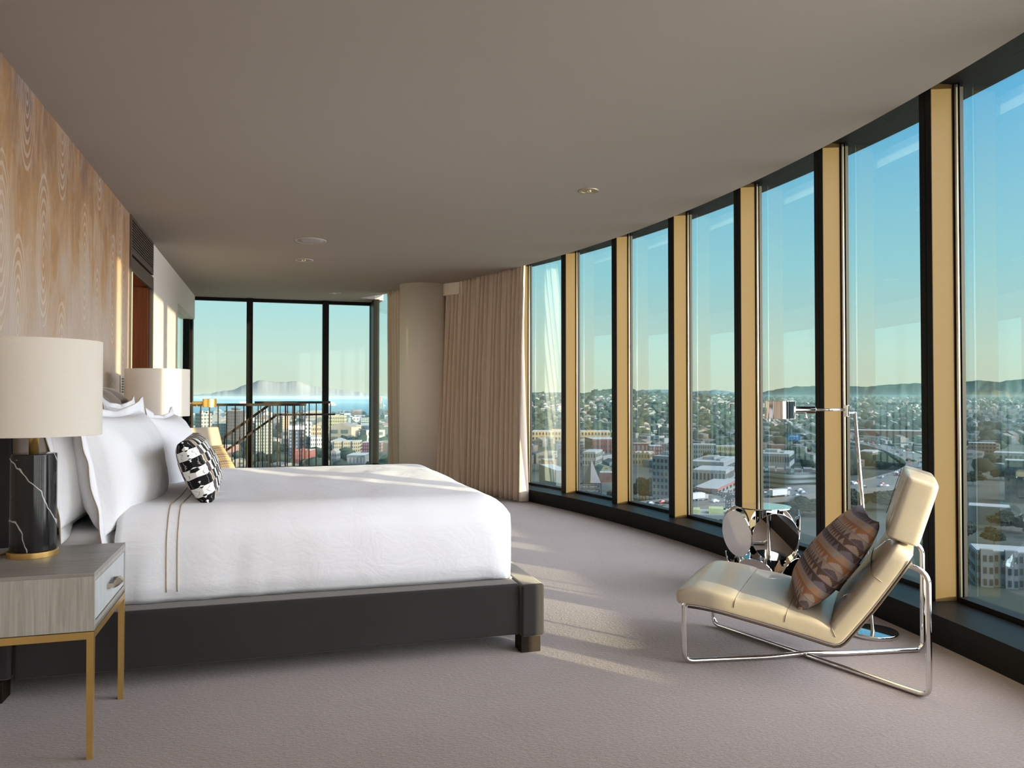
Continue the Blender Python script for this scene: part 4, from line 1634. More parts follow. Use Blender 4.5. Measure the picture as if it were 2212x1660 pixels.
# ---- landmark buildings:  kind, label, x, y, width, depth, height, turn, wall, glass, mode, rows, columns, roof
HERO = [
    ('tower', 'pale residential tower left of the others above the far guard railing', -70.2, 855.0, 11.4, 19.5, 42.8, 0.326, (0.42, 0.42, 0.38), (0.1, 0.14, 0.17), 'f', 0, 0, 'pent'),
    ('office_block', 'dark brown slab block standing before the bay', -45.0, 977.5, 15.0, 30.3, 44.0, -0.163, (0.12, 0.095, 0.085), (0.05, 0.05, 0.055), 'f', 0, 0, 'pent'),
    ('office_block', 'long low teal office block with red bands near the bay', -52.7, 1007.0, 44.7, 28.5, 27.9, 0.052, (0.3, 0.36, 0.33), (0.12, 0.22, 0.23), 'f', 0, 0, 'flat'),
    ('apartment_block', 'grey green gridded apartment tower behind the railing bars', -13.2, 806.0, 15.7, 27.9, 34.3, 0.156, (0.36, 0.4, 0.36), (0.11, 0.14, 0.15), 'w', 11, 7, 'flat'),
    ('apartment_tower', 'dark blue apartment tower with white top storey', 19.7, 796.2, 14.4, 12, 31.2, -0.025, (0.055, 0.085, 0.14), (0.3, 0.28, 0.28), 'w', 9, 5, 'white'),
    ('apartment_tower', 'slim white tower right beside the dark blue tower', 31.3, 824.5, 6.8, 12, 34.3, -0.038, (0.62, 0.64, 0.62), (0.12, 0.16, 0.18), 'w', 9, 2, 'flat'),
    ('apartment_block', 'white and black striped block in front of the slim white tower', 35.9, 791.3, 11.2, 27.3, 20.8, 0.129, (0.66, 0.68, 0.67), (0.05, 0.06, 0.07), 'w', 5, 6, 'flat'),
    ('apartment_block', 'tan block with small dark windows behind the striped block', 48.6, 1025.7, 13.1, 12, 22.3, -0.047, (0.56, 0.45, 0.28), (0.1, 0.09, 0.08), 'w', 4, 5, 'pent'),
    ('brick_building', 'red brick building with stepped parapet below the blue tower', 24.6, 722.3, 15.1, 20.1, 12.7, -0.278, (0.42, 0.1, 0.075), (0.3, 0.24, 0.22), 'w', 3, 8, 'step'),
    ('apartment_tower', 'yellow green tower with a dark vertical window bay', 85.4, 1155.0, 22.1, 17.1, 32.6, -0.248, (0.5, 0.48, 0.27), (0.1, 0.09, 0.08), 'w', 7, 9, 'pent'),
    ('office_building', 'cream office building with dark bands and hipped roof', 111.1, 1188.4, 15.1, 25.9, 21.3, 0.151, (0.6, 0.52, 0.36), (0.07, 0.07, 0.075), 'b', 5, 1, 'hip'),
    ('low_building', 'low cream building with glazed end before the yellow green tower', 94.7, 1126.2, 19.4, 36.7, 13.7, -0.258, (0.58, 0.49, 0.3), (0.1, 0.11, 0.11), 'w', 2, 7, 'flat'),
    ('apartment_row', 'long tan apartment row with projecting bays', 71.5, 832.8, 27.3, 28.8, 14.0, -0.19, (0.5, 0.44, 0.32), (0.1, 0.13, 0.14), 'w', 4, 14, 'bays'),
    ('apartment_block', 'white and dark red apartment block by the far corner post', 101.5, 867.6, 21.0, 26.3, 10.6, -0.256, (0.38, 0.09, 0.1), (0.45, 0.46, 0.45), 'w', 3, 9, 'flat'),
    ('warehouse', 'wide grey warehouse with pale roof at the foot of the far window', 70.5, 708.5, 15.4, 29.0, 9.0, -0.274, (0.19, 0.21, 0.21), (0.38, 0.4, 0.4), 'w', 1, 5, 'flat'),
    ('gabled_building', 'grey gabled building beside the far window post', 51.7, 729.7, 6.0, 11.0, 11.8, -0.42, (0.3, 0.33, 0.33), (0.1, 0.11, 0.12), 'w', 2, 3, 'gable'),
    ('factory', 'brown stepped factory near the water', 217.0, 2219.1, 25.3, 15.4, 23.2, -0.097, (0.3, 0.2, 0.15), (0.15, 0.12, 0.1), 'n', 0, 0, 'pent'),
    ('office_block', 'teal and white office block right of the banded office', 153.0, 1393.4, 20.7, 12.7, 23.5, -0.109, (0.42, 0.47, 0.46), (0.07, 0.12, 0.14), 'f', 0, 0, 'flat'),
    ('office_block', 'warm tan high block glimpsed between railing bars', 12.5, 1218.0, 10.3, 25.1, 31.0, 0.164, (0.56, 0.4, 0.24), (0.3, 0.22, 0.15), 'f', 0, 0, 'flat'),
    ('office_block', 'tan and grey broad block along the waterfront', 82.7, 1756.1, 35.0, 21.7, 29.1, -0.047, (0.44, 0.36, 0.27), (0.2, 0.22, 0.22), 'f', 0, 0, 'pent'),
    ('low_building', 'long blue roofed hall before the far corner', 121.1, 1144.3, 34.0, 20.8, 9.3, -0.105, (0.14, 0.2, 0.24), (0.1, 0.12, 0.13), 'n', 0, 0, 'flat'),
    ('brick_building', 'low pink brick block behind the sloping rail', -42.8, 814.9, 19.6, 12.5, 12.7, 0.053, (0.46, 0.24, 0.22), (0.3, 0.26, 0.25), 'f', 0, 0, 'flat'),
    ('apartment_slab', 'white twin slab block on the hill foot in the first bay', 459.6, 1321.5, 27.1, 16.3, 14.8, -0.335, (0.6, 0.64, 0.62), (0.14, 0.17, 0.17), 'w', 3, 6, 'flat'),
    ('school', 'long tan school building crossing two bays', 392.9, 1024.2, 107.2, 40, 12.9, -0.366, (0.62, 0.45, 0.24), (0.07, 0.075, 0.07), 'w', 2, 24, 'pent'),
    ('storage_building', 'orange block building in the first bay', 210.4, 597.7, 10.3, 14.6, 9.3, -0.164, (0.6, 0.31, 0.13), (0.62, 0.58, 0.5), 'w', 2, 3, 'flat'),
    ('warehouse', 'pale flat roofed warehouse low in the first bay', 176.7, 491.4, 9.8, 48.0, 12.9, -0.101, (0.4, 0.41, 0.38), (0.1, 0.16, 0.13), 'n', 0, 0, 'flat'),
    ('brick_building', 'long dark red brick building in the second bay', 340.2, 796.0, 27.8, 43.5, 14.7, -0.194, (0.27, 0.075, 0.06), (0.1, 0.08, 0.08), 'w', 3, 10, 'flat'),
    ('church_hall', 'white hall with square windows in the second bay', 269.3, 648.9, 11.9, 36.3, 11.9, -0.568, (0.52, 0.54, 0.46), (0.16, 0.19, 0.18), 'w', 2, 5, 'flat'),
    ('barrel_hall', 'yellow green hall with rounded roof above the billboard', 231.4, 537.9, 7.6, 17.8, 9.6, -0.127, (0.46, 0.48, 0.3), (0.1, 0.11, 0.1), 'n', 0, 0, 'barrel'),
    ('low_building', 'low red shop row right of the grey spire', 225.3, 512.9, 13.6, 12, 6.5, -0.414, (0.36, 0.1, 0.09), (0.2, 0.18, 0.17), 'w', 1, 5, 'flat'),
    ('brick_building', 'red block with tall windows in the third bay', 354.3, 695.8, 11.9, 21.1, 12.2, -0.331, (0.36, 0.1, 0.075), (0.4, 0.42, 0.4), 'w', 3, 5, 'flat'),
    ('brick_building', 'wide dark red brick shed in the third bay', 381.9, 783.5, 18.0, 12, 9.1, -0.454, (0.26, 0.08, 0.07), (0.4, 0.42, 0.42), 'w', 1, 4, 'flat'),
    ('apartment_block', 'tan stepped apartments left of the grey hospital', 314.5, 640.4, 15.2, 27.0, 10.3, -0.596, (0.54, 0.42, 0.22), (0.12, 0.12, 0.1), 'w', 2, 6, 'step'),
    ('hospital', 'tall pale grey hospital with rows of square windows', 204.1, 384.0, 11.4, 18.5, 27.8, -0.907, (0.36, 0.42, 0.42), (0.035, 0.05, 0.055), 'w', 8, 5, 'pent'),
    ('apartment_block', 'sunlit yellow apartment block at the fourth bay', 435.6, 696.7, 23.8, 14.8, 10.3, -0.559, (0.72, 0.6, 0.3), (0.16, 0.13, 0.08), 'w', 2, 12, 'flat'),
    ('office_building', 'grey office with slotted windows left of the yellow block', 398.7, 682.5, 25.5, 15.7, 13.6, -0.529, (0.36, 0.42, 0.41), (0.08, 0.11, 0.12), 'w', 3, 12, 'flat'),
    ('medical_building', 'upper pale wing of the stepped white complex', 304.5, 505.7, 23.6, 57.4, 14.5, -0.717, (0.45, 0.5, 0.49), (0.09, 0.13, 0.14), 'w', 1, 10, 'pent'),
    ('medical_building', 'middle pale wing of the stepped white complex', 263.7, 438.5, 20.6, 32.9, 14.6, -0.716, (0.5, 0.55, 0.53), (0.09, 0.13, 0.14), 'w', 2, 9, 'flat'),
    ('medical_building', 'lower pale wing with red roof line in the fourth bay', 244.0, 402.2, 14.0, 60, 9.6, -0.755, (0.44, 0.48, 0.45), (0.07, 0.1, 0.11), 'w', 3, 6, 'redline'),
    ('apartment_block', 'white apartments with yellow green roof boxes below the tower crane', 158.6, 260.5, 23.5, 14.6, 16.0, -0.547, (0.48, 0.53, 0.54), (0.07, 0.1, 0.12), 'w', 4, 12, 'boxes'),
    ('office_building', 'broad pale office above the curved building', 379.3, 538.8, 25.6, 43.0, 15.8, -0.718, (0.4, 0.47, 0.48), (0.09, 0.13, 0.14), 'w', 2, 14, 'pent'),
    ('curved_building', 'pale teal building with wavy terraced floors', 299.3, 413.0, 38.0, 24.1, 14.7, -0.627, (0.4, 0.5, 0.49), (0.1, 0.16, 0.17), 'n', 0, 0, 'wavy'),
    ('office_building', 'white office block with large dark windows in the sixth bay', 521.8, 599.4, 12.1, 29.5, 10.2, -0.891, (0.62, 0.62, 0.52), (0.07, 0.09, 0.09), 'w', 2, 5, 'flat'),
    ('warehouse', 'wide pale warehouse with long roof in the sixth bay', 574.3, 617.7, 37.5, 25.1, 7.1, -0.749, (0.4, 0.42, 0.38), (0.3, 0.3, 0.3), 'n', 0, 0, 'flat'),
    ('warehouse', 'long rust coloured hall beyond the freeway', 838.8, 928.9, 95.6, 40, 12.0, -0.734, (0.3, 0.13, 0.08), (0.2, 0.15, 0.1), 'n', 0, 0, 'flat'),
    ('warehouse', 'pale signless hall with small windows near the last bay', 622.4, 537.9, 29.3, 20.8, 10.6, -0.858, (0.5, 0.48, 0.38), (0.08, 0.09, 0.09), 'w', 1, 8, 'flat'),
    ('office_block', 'low tan block before the trees in the last bay', 685.8, 628.1, 24.2, 16.9, 13.2, -0.829, (0.34, 0.26, 0.18), (0.08, 0.09, 0.09), 'f', 0, 0, 'flat'),
    ('office_block', 'dark grey block with pale sign at the right edge', 404.7, 343.5, 18.0, 12.9, 23.6, -0.867, (0.11, 0.14, 0.15), (0.06, 0.08, 0.09), 'f', 0, 0, 'flat'),
    ('apartment_row', 'white terraced apartments low in the last bay', 223.0, 195.1, 19.9, 12.5, 10.9, -0.677, (0.42, 0.47, 0.48), (0.06, 0.09, 0.1), 'w', 3, 12, 'bays'),
    ('workshop', 'grey workshop roof in the middle of the last bay', 321.8, 291.2, 17.2, 12.1, 8.3, -0.835, (0.22, 0.27, 0.28), (0.1, 0.1, 0.1), 'n', 0, 0, 'flat'),
]
unit_win = {}


def window_mesh(wc):
    if wc not in unit_win:
        mb = MB()
        mb.box(-0.5, 0.5, -0.5, 0.5, -0.5, 0.5)
        me = bpy.data.meshes.new('window')
        me.from_pydata(mb.v, [], mb.f)
        me.materials.append(principled('glazing_%d' % len(unit_win), wc, 0.25, spec=0.6)[0])
        unit_win[wc] = me
    return unit_win[wc]


def mat_facade(name, col, wc, fh=3.6, bw=3.2):
    m, q, b = principled(name, col, 0.8, spec=0.2)
    co = q.coord()
    x, y, z = q.sep(co)
    fz = q.m('FRACT', q.m('DIVIDE', z, fh))
    fx = q.m('FRACT', q.m('DIVIDE', q.m('ADD', x, y), bw))
    mk = q.m('MULTIPLY', q.m('MULTIPLY', q.m('GREATER_THAN', fz, 0.3), q.m('LESS_THAN', fz, 0.82)), q.m('GREATER_THAN', fx, 0.38))
    nz = q.sep(q.n('ShaderNodeNewGeometry').outputs['Normal'])[2]
    mk = q.m('MULTIPLY', mk, q.m('LESS_THAN', nz, 0.5))
    q.put(b.inputs['Base Color'], q.mix(mk, col, wc))
    return m


footprints = []
for hi, (key, label, x, y, w, d_, h, rz, col, wc, mode, rows_, cols_, roof) in enumerate(HERO):
    col, wc = dim(col), dim(wc)
    e = empty(key, (x, y, GZ - 0.5), rz, label, 'building')
    footprints.append((x, y, max(w, d_) * 0.62 + 6))
    wm = mat_facade('facade_%d' % hi, col, wc) if mode == 'f' else simple('render_wall_%d' % hi, col, 0.85, var=0.05, scale=0.3, spec=0.2)
    h += 0.5
    mb = MB()
    if roof == 'wavy':
        # terraced bands that swing in and out along the front
        def wave(n_, grow):
            return [(-w / 2 + w * i / n_, -d_ / 2 - grow + 4.5 * math.sin(i / n_ * 2 * PI * 1.25 + 0.5), 0) for i in range(n_ + 1)]
        nf = 5
        for f in range(nf):
            z0, z1 = f * h / nf, (f + 0.52) * h / nf
            for (za, zb, gr, nm) in ((z0, z1, 0.9, 'terrace'), (z1, (f + 1) * h / nf, -1.4, 'glazing')):
                b2 = MB()
                fr = wave(40, gr)
                ring = [Vector((a[0], a[1], za)) for a in fr] + [Vector((w / 2, d_ / 2, za)), Vector((-w / 2, d_ / 2, za))]
                b2.loft([ring, [v_ + Vector((0, 0, zb - za)) for v_ in ring]])
                if nm == 'terrace':
                    b2.build('terrace', wm, e)
                else:
                    me_m = window_mesh(wc).materials[0]
                    b2.build('glazing', me_m, e)
        b2 = MB()
        for i in range(7):
            xx = -w / 2 + 3 + i * w / 7.5
            b2.box(xx, xx + 3 + (i % 3), -d_ / 3, d_ / 4, h, h + 1.2 + 0.6 * (i % 2))
        b2.build('roof_plant', MAT['roof_dark'], e)
        continue
    if roof == 'barrel':
        prof = [(-w / 2, 0), (w / 2, 0), (w / 2, h * 0.6)] + [(w / 2 * math.cos(a), h * 0.6 + h * 0.4 * math.sin(a)) for a in [PI * i / 14 for i in range(1, 14)]] + [(-w / 2, h * 0.6)]
        mb.loft([[(px, yy, pz) for px, pz in prof] for yy in (-d_ / 2, d_ / 2)])
        mb.build('walls', wm, e)
        for s_ in (-1, 1):
            o = bpy.data.objects.new('window', window_mesh(wc))
            COL.objects.link(o)
            o.parent = e
            o.location = (s_ * w * 0.06, -d_ / 2, h * 0.8)
            o.scale = (w * 0.06, 0.3, h * 0.07)
        continue
    bw = h * 0.86 if roof in ('hip', 'gable') else h
    mb.box(-w / 2, w / 2, -d_ / 2, d_ / 2, 0, bw)
    if roof == 'step':
        for i in range(4):
            xx = -w / 2 + (i + 0.15) * w / 4
            mb.box(xx, xx + w * 0.12, -d_ / 2 - 0.3, -d_ / 2 + 2, bw, bw + h * (0.10 if i % 2 else 0.18))
    if roof == 'bays':
        nb = max(3, int(w / 11))
        for i in range(nb):
            xx = -w / 2 + (i + 0.2) * w / nb
            mb.box(xx, xx + w / nb * 0.5, -d_ / 2 - 1.5, -d_ / 2 + 0.5, 0, bw + 0.8)
    body = mb.build('walls', wm, e)
    rb = MB()
    if roof in ('flat', 'pent', 'boxes', 'bays', 'step', 'white', 'redline'):
        rb.box(-w / 2 + 0.4, w / 2 - 0.4, -d_ / 2 + 0.4, d_ / 2 - 0.4, bw, bw + 0.25)
        rb.build('roof', MAT['roof_grey'], e)
        if roof == 'redline':
            rb = MB()
            rb.box(-w / 2 - 0.3, w / 2 + 0.3, -d_ / 2 - 0.4, d_ / 2 + 0.3, bw - 0.9, bw + 0.1)
            rb.build('red_cornice', MAT['roof_red'], e)
    else:
        t = w * 0.02
        if roof == 'hip':
            rb.loft([[(-w / 2 - t, -d_ / 2 - t, bw), (w / 2 + t, -d_ / 2 - t, bw), (w / 2 + t, d_ / 2 + t, bw), (-w / 2 - t, d_ / 2 + t, bw)],
                     [(-w * 0.2, -0.3, h * 1.02), (w * 0.2, -0.3, h * 1.02), (w * 0.2, 0.3, h * 1.02), (-w * 0.2, 0.3, h * 1.02)]])
        else:
            rb.loft([[(px, yy, pz) for px, pz in ((-w / 2 - t, bw), (w / 2 + t, bw), (0, h * 1.05))] for yy in (-d_ / 2 - t, d_ / 2 + t)])
        rb.build('roof', MAT['roof_dark'], e)
    if roof == 'pent':
        rb = MB()
        rb.box(-w * 0.25, w * 0.1, -d_ * 0.2, d_ * 0.2, bw + 0.25, bw + max(2.2, h * 0.07))
        rb.box(w * 0.2, w * 0.32, -d_ * 0.3, d_ * 0.1, bw + 0.25, bw + max(1.2, h * 0.04))
        rb.build('penthouse', wm, e)
    if roof == 'white':
        rb = MB()
        rb.box(-w / 2 - 0.2, w / 2 + 0.2, -d_ / 2 - 0.2, d_ / 2 + 0.2, bw - h * 0.10, bw + 0.3)
        rb.build('top_storey', principled('white_storey', (0.68, 0.70, 0.68), 0.8)[0], e)
    if roof == 'boxes':
        for i, (fx, fw, hh) in enumerate(((-0.38, 0.10, 1.6), (-0.14, 0.22, 2.2), (0.12, 0.10, 1.5), (0.3, 0.12, 1.8))):
            rb = MB()
            rb.box(fx * w, (fx + fw) * w, -d_ * 0.35, d_ * 0.1, bw + 0.25, bw + hh)
            rb.build('roof_box', MAT['roof_lime'], e)
    if mode == 'b':
        for i in range(rows_):
            rb = MB()
            z0 = (i + 0.35) / rows_ * bw
            rb.box(-w / 2 + 0.6, w / 2 - 0.6, -d_ / 2 - 0.12, -d_ / 2 + 0.3, z0, z0 + bw / rows_ * 0.42)
            rb.build('window_band', window_mesh(wc).materials[0], e)
    if mode == 'w':
        me_w = window_mesh(wc)
        n_side = 0 if abs(rz) < 1e-6 else min(cols_, int(d_ / (w / cols_)))
        tot = rows_ * (cols_ + n_side)
        if tot > 96:
            n_side = max(0, 96 // rows_ - cols_)
        rel = math.degrees(rz + (math.atan2(*cam_polar(x, y)[::1]) * 0) + R(cam_polar(x, y)[0] + YAW))
        sgn = -1 if rel > 0 else 1
        shown = abs(rel) > 1
        for r_ in range(rows_):
            zc = (r_ + 0.55) / rows_ * bw * 0.97
            for c_ in range(cols_ + (n_side if shown else 0)):
                o = bpy.data.objects.new('window', me_w)
                COL.objects.link(o)
                o.parent = e
                if c_ < cols_:
                    proj = -1.5 if roof == 'bays' and ((c_ + 0.5) / cols_ * max(3, int(w / 11))) % 1 < 0.7 and ((c_ + 0.5) / cols_ * max(3, int(w / 11))) % 1 > 0.2 else 0
                    o.location = (-w / 2 + (c_ + 0.5) / cols_ * w, -d_ / 2 + proj, zc)
                    o.scale = (w / cols_ * 0.52, 0.24, bw / rows_ * 0.52)
                else:
                    o.location = (sgn * w / 2, -d_ / 2 + (c_ - cols_ + 0.5) / n_side * d_, zc)
                    o.scale = (0.24, d_ / n_side * 0.5, bw / rows_ * 0.5)

# ---- grey pyramid spire on the church hall
e = empty('church_spire', (204, 494, GZ), 0.3, 'slim grey pyramid spire rising in the second bay', 'spire')
p = MB()
p.loft([[(-5, -5, 0), (5, -5, 0), (5, 5, 0), (-5, 5, 0)], [(-0.1, -0.1, 17), (0.1, -0.1, 17), (0.1, 0.1, 17), (-0.1, 0.1, 17)]])
p.build('spire_roof', MAT['roof_dark'], e)


# ---- billboards
def letters(txt, size, loc, mat, parent, name='lettering'):
    cu = bpy.data.curves.new(name, 'FONT')
    cu.body = txt
    cu.size = size
    cu.extrude = 0.02
    cu.align_x = 'LEFT'
    cu.align_y = 'CENTER'
    tmp = bpy.data.objects.new(name, cu)
    me = bpy.data.meshes.new_from_object(tmp)
    bpy.data.objects.remove(tmp)
    me.materials.clear()
    me.materials.append(mat)
    o = bpy.data.objects.new(name, me)
    COL.objects.link(o)
    o.parent = parent
    o.location = loc
    o.rotation_euler = (PI / 2, 0, 0)
    return o


bb = empty('billboard', (170.7, 417.0, GZ), -R(22.3), 'black billboard with white framed words behind the second bay glass', 'billboard')
Wb, Hb, Z0 = 14.6, 7.6, 2.9
p = MB()
p.box(-Wb / 2, Wb / 2, 0, 0.5, Z0, Z0 + Hb)
p.build('panel', MAT['sign_black'], bb)
for s_ in (-4, 4):
    p = MB()
    p.box(s_ - 0.25, s_ + 0.25, 0.5, 1.0, 0, Z0 + 4)
    p.build('post', MAT['crane'], bb)
p = MB()
for (x0, x1, z0, z1) in ((-6.3, -0.45, 4.75, 6.75), (0.05, 6.3, 4.75, 6.75), (-6.3, -1.2, 2.2, 4.2), (-0.7, 6.7, 2.2, 4.2)):
    for (a, b2, c, d2) in ((x0, x1, z0, z0 + 0.1), (x0, x1, z1 - 0.1, z1), (x0, x0 + 0.1, z0, z1), (x1 - 0.1, x1, z0, z1)):
        p.box(a, b2, -0.06, 0.02, Z0 + c, Z0 + d2)
p.build('word_frame', MAT['sign_white'], bb)
letters('Where', 1.75, (-5.9, -0.05, Z0 + 5.75), MAT['sign_white'], bb)
letters('teams', 1.75, (0.5, -0.05, Z0 + 5.75), MAT['sign_white'], bb)
letters('design', 1.75, (-6.1, -0.05, Z0 + 3.25), MAT['sign_white'], bb)
letters('together', 1.75, (-0.4, -0.05, Z0 + 3.25), MAT['sign_white'], bb)
letters('Figma', 0.75, (4.6, -0.05, Z0 + 1.1), MAT['sign_white'], bb)
p = MB()
p.box(2.0, 3.4, -0.06, 0.02, Z0 + 0.8, Z0 + 1.5)
p.build('red_mark', MAT['sign_red'], bb)

bb = empty('billboard', (598.6, 811.7, GZ), -R(YAW + 19.7), 'bright blue billboard with lines of small print among the rooftops', 'billboard')
p = MB()
p.box(-7.2, 7.2, 0, 0.6, 7.6, 14.4)
p.build('panel', MAT['sign_blue'], bb)
p = MB()
p.box(-0.5, 0.5, 0.6, 1.4, 0, 11)
p.build('post', MAT['crane'], bb)
for i, (a, b2, z) in enumerate(((-5, 3.5, 12.6), (-5.4, 4.8, 11.7), (-1, 0.8, 9.4))):
    p = MB()
    p.box(a, b2, -0.06, 0.02, z, z + 0.4)
    p.build('print_line', MAT['sign_white'], bb)


# ---- tower crane below the fourth bay, port crane by the bay
def lattice(mb, a, b, w, n_, r=0.2):
    a, b = Vector(a), Vector(b)
    d_ = (b - a).normalized()
    s1 = d_.orthogonal().normalized() * w / 2
    s2 = d_.cross(s1).normalized() * w / 2
    cor = [s1 + s2, s1 - s2, -s1 - s2, -s1 + s2]
    for c in cor:
        mb.tube([a + c, b + c], r, 5)
    for i in range(n_):
        p0, p1 = a.lerp(b, i / n_), a.lerp(b, (i + 1) / n_)
        for j in range(4):
            mb.tube([p0 + cor[j], p1 + cor[(j + 1) % 4]], r * 0.7, 4)


cr = empty('tower_crane', (190.2, 304.0, GZ), -R(32.0), 'slender blue grey tower crane standing below the fourth bay', 'crane')
p = MB()
lattice(p, (0, 0, 0), (0, 0, 15.5), 1.5, 12)
p.build('mast', MAT['crane'], cr)
p = MB()
lattice(p, (-16.5, 0, 19.2), (0, 0, 16.2), 1.1, 15)
lattice(p, (0, 0, 16.2), (5.2, 0, 16.6), 1.1, 5)
p.build('jib', MAT['crane'], cr)
p = MB()
p.tube([(0, 0, 16), (0.2, 0, 18.6)], 0.25, 6)
p.tube([(0.2, 0, 18.6), (-8, 0, 18.0)], 0.06, 4)
p.tube([(0.2, 0, 18.6), (4.8, 0, 17.2)], 0.06, 4)
p.build('apex', MAT['crane'], cr)
p = MB()
p.box(-0.9, 0.9, -1.6, -0.2, 14.2, 16.4)
p.build('cab', MAT['crane'], cr)
cr = empty('port_crane', (278.6, 2200.6, GZ), 0.2, 'red and grey dockside crane seen beside the narrow curtain', 'crane')
p = MB()
p.box(-4, 4, -3, 3, 0, 42)
p.build('tower', MAT['crane'], cr)
p = MB()
p.tube([(0, 0, 38), (0, 0, 62)], 1.6, 6)
p.build('boom', MAT['crane_red'], cr)
p = MB()
p.tube([(0, 0, 60), (9, 0, 40)], 0.6, 6)
p.tube([(9, 0, 40), (11, 0, 0)], 0.9, 6)
p.tube([(9, 0, 40), (16, 0, 34)], 0.7, 6)
p.build('stay', MAT['roof_grey'], cr)

for (x, y, ln, lab) in ((400.3, 6060.6, 60, 'pale cargo ship on the bay right of the level railing'), (-260.7, 7083.0, 70, 'small white ship on the bay beside the left window post')):
    e = empty('ship', (x, y, GZ - 1.5), 0.05, lab, 'ship')
    p = MB()
    p.loft([[(-ln / 2, -8, 0), (ln / 2, -8, 0), (ln / 2, 8, 0), (-ln / 2, 8, 0)], [(-ln / 2 - 3, -9, 12), (ln / 2 + 5, -9, 12), (ln / 2 + 5, 9, 12), (-ln / 2 - 3, 9, 12)]])
    p.build('hull', MAT['crane_red'], e)
    p = MB()
    p.box(-ln / 2, ln * 0.35, -8, 8, 12, 26)
    p.build('deckhouse', MAT['sign_white'], e)

# ---- freeway and its traffic
FWY = [(68, 392), (117, 356), (144, 341), (170, 337), (211, 350), (264, 364), (321, 379), (380, 408), (467, 476), (540, 569), (620, 702), (663, 830), (754, 1006), (946, 1282), (1295, 1700)]


def spline(P, n_=8):
    out = []
    for i in range(len(P) - 1):
        p0, p1, p2, p3 = (Vector(P[max(0, min(len(P) - 1, kx))]) for kx in (i - 1, i, i + 1, i + 2))
        for j in range(n_):
            t = j / n_
            out.append(0.5 * ((2 * p1) + (p2 - p0) * t + (2 * p0 - 5 * p1 + 4 * p2 - p3) * t * t + (3 * p1 - p0 - 3 * p2 + p3) * t ** 3))
    out.append(Vector(P[-1]))
    return out


road = spline(FWY)
HZ_F = 7.5
p = MB()
rings = []
for i, q_ in enumerate(road):
    t = (road[min(i + 1, len(road) - 1)] - road[max(0, i - 1)]).normalized()
    nn = Vector((-t.y, t.x))
    gz = GZ + HZ_F + max(0, ground(q_.x, q_.y) - GZ - 3) * 0.9
    rings.append([(q_.x + nn.x * o, q_.y + nn.y * o, gz + z) for o, z in ((-14, -1.6), (14, -1.6), (14, 1.0), (13.5, 1.0), (13.5, 0), (-13.5, 0), (-13.5, 1.0), (-14, 1.0))])
p.loft(rings)
struct(p, 'freeway', MAT['asphalt'])
paints = [(0.6, 0.62, 0.63), (0.05, 0.05, 0.055), (0.30, 0.05, 0.05), (0.25, 0.28, 0.3), (0.12, 0.16, 0.22)]
protos = []
for i, c in enumerate(paints):
    mb = MB()
    mb.loft([[(-2.3, -0.9, 0.35), (2.3, -0.9, 0.35), (2.3, 0.9, 0.35), (-2.3, 0.9, 0.35)], [(-2.25, -0.9, 0.95), (2.2, -0.9, 0.85), (2.2, 0.9, 0.85), (-2.25, 0.9, 0.95)]])
    mb.loft([[(-1.7, -0.85, 0.93), (1.1, -0.85, 0.9), (1.1, 0.85, 0.9), (-1.7, 0.85, 0.93)], [(-1.2, -0.7, 1.5), (0.4, -0.7, 1.5), (0.4, 0.7, 1.5), (-1.2, 0.7, 1.5)]])
    for xx in (-1.4, 1.4):
        for yy in (-0.92, 0.92):
            mb.loft([[(xx + 0.34 * math.cos(a), yy + s_, 0.34 + 0.34 * math.sin(a)) for a in [2 * PI * j / 10 for j in range(10)]] for s_ in (-0.1, 0.1)])
    me = bpy.data.meshes.new('car')
    me.from_pydata(mb.v, [], mb.f)
    me.materials.append(principled('car_paint_%d' % i, c, 0.3, coat=0.5)[0])
    protos.append(me)
rc = random.Random(4)
for i in range(150):
    s_ = rc.uniform(2.0, 11.6) / (len(FWY) - 1) * (len(road) - 1)
    j = int(s_)
    q_ = road[j].lerp(road[j + 1], s_ - j)
    t = (road[j + 1] - road[j]).normalized()
    nn = Vector((-t.y, t.x))
    lane = rc.choice((-11.2, -7.8, -4.4, 4.4, 7.8, 11.2))
    o = bpy.data.objects.new('car', protos[rc.randrange(5)])
    COL.objects.link(o)
    gz = GZ + HZ_F + max(0, ground(q_.x, q_.y) - GZ - 3) * 0.9
    o.location = (q_.x + nn.x * lane, q_.y + nn.y * lane, gz)
    o.rotation_euler = (0, 0, math.atan2(t.y, t.x) + (PI if lane > 0 else 0))
    tag(o, 'car in the evening traffic on the elevated freeway', 'car', 'cars on the freeway')
for i, (s_, lane, lab) in enumerate(((4.75, -7.8, 'white box truck on the freeway behind the disc table'), (3.9, 4.4, 'white box truck on the freeway under the tower crane jib'))):
    s_ = s_ / (len(FWY) - 1) * (len(road) - 1)
    j = int(s_)
    q_ = road[j]
    t = (road[j + 1] - road[j]).normalized()
    nn = Vector((-t.y, t.x))
    e = empty('truck', (q_.x + nn.x * lane, q_.y + nn.y * lane, GZ + HZ_F), math.atan2(t.y, t.x), lab, 'truck')
    p = MB()
    p.box(-8, 3, -1.3, 1.3, 1.1, 4.0)
    p.build('cargo_box', MAT['sign_white'], e)
    p = MB()
    p.box(3.3, 5.4, -1.2, 1.2, 0.6, 2.9)
    p.build('cab', MAT['roof_grey'], e)
    p = MB()
    for xx in (-6.5, -5.2, 4.3):
        p.loft([[(xx + 0.5 * math.cos(a), s2, 0.5 + 0.5 * math.sin(a)) for a in [2 * PI * j2 / 10 for j2 in range(10)]] for s2 in (-1.2, 1.2)])
    p.build('wheels', MAT['black'], e)

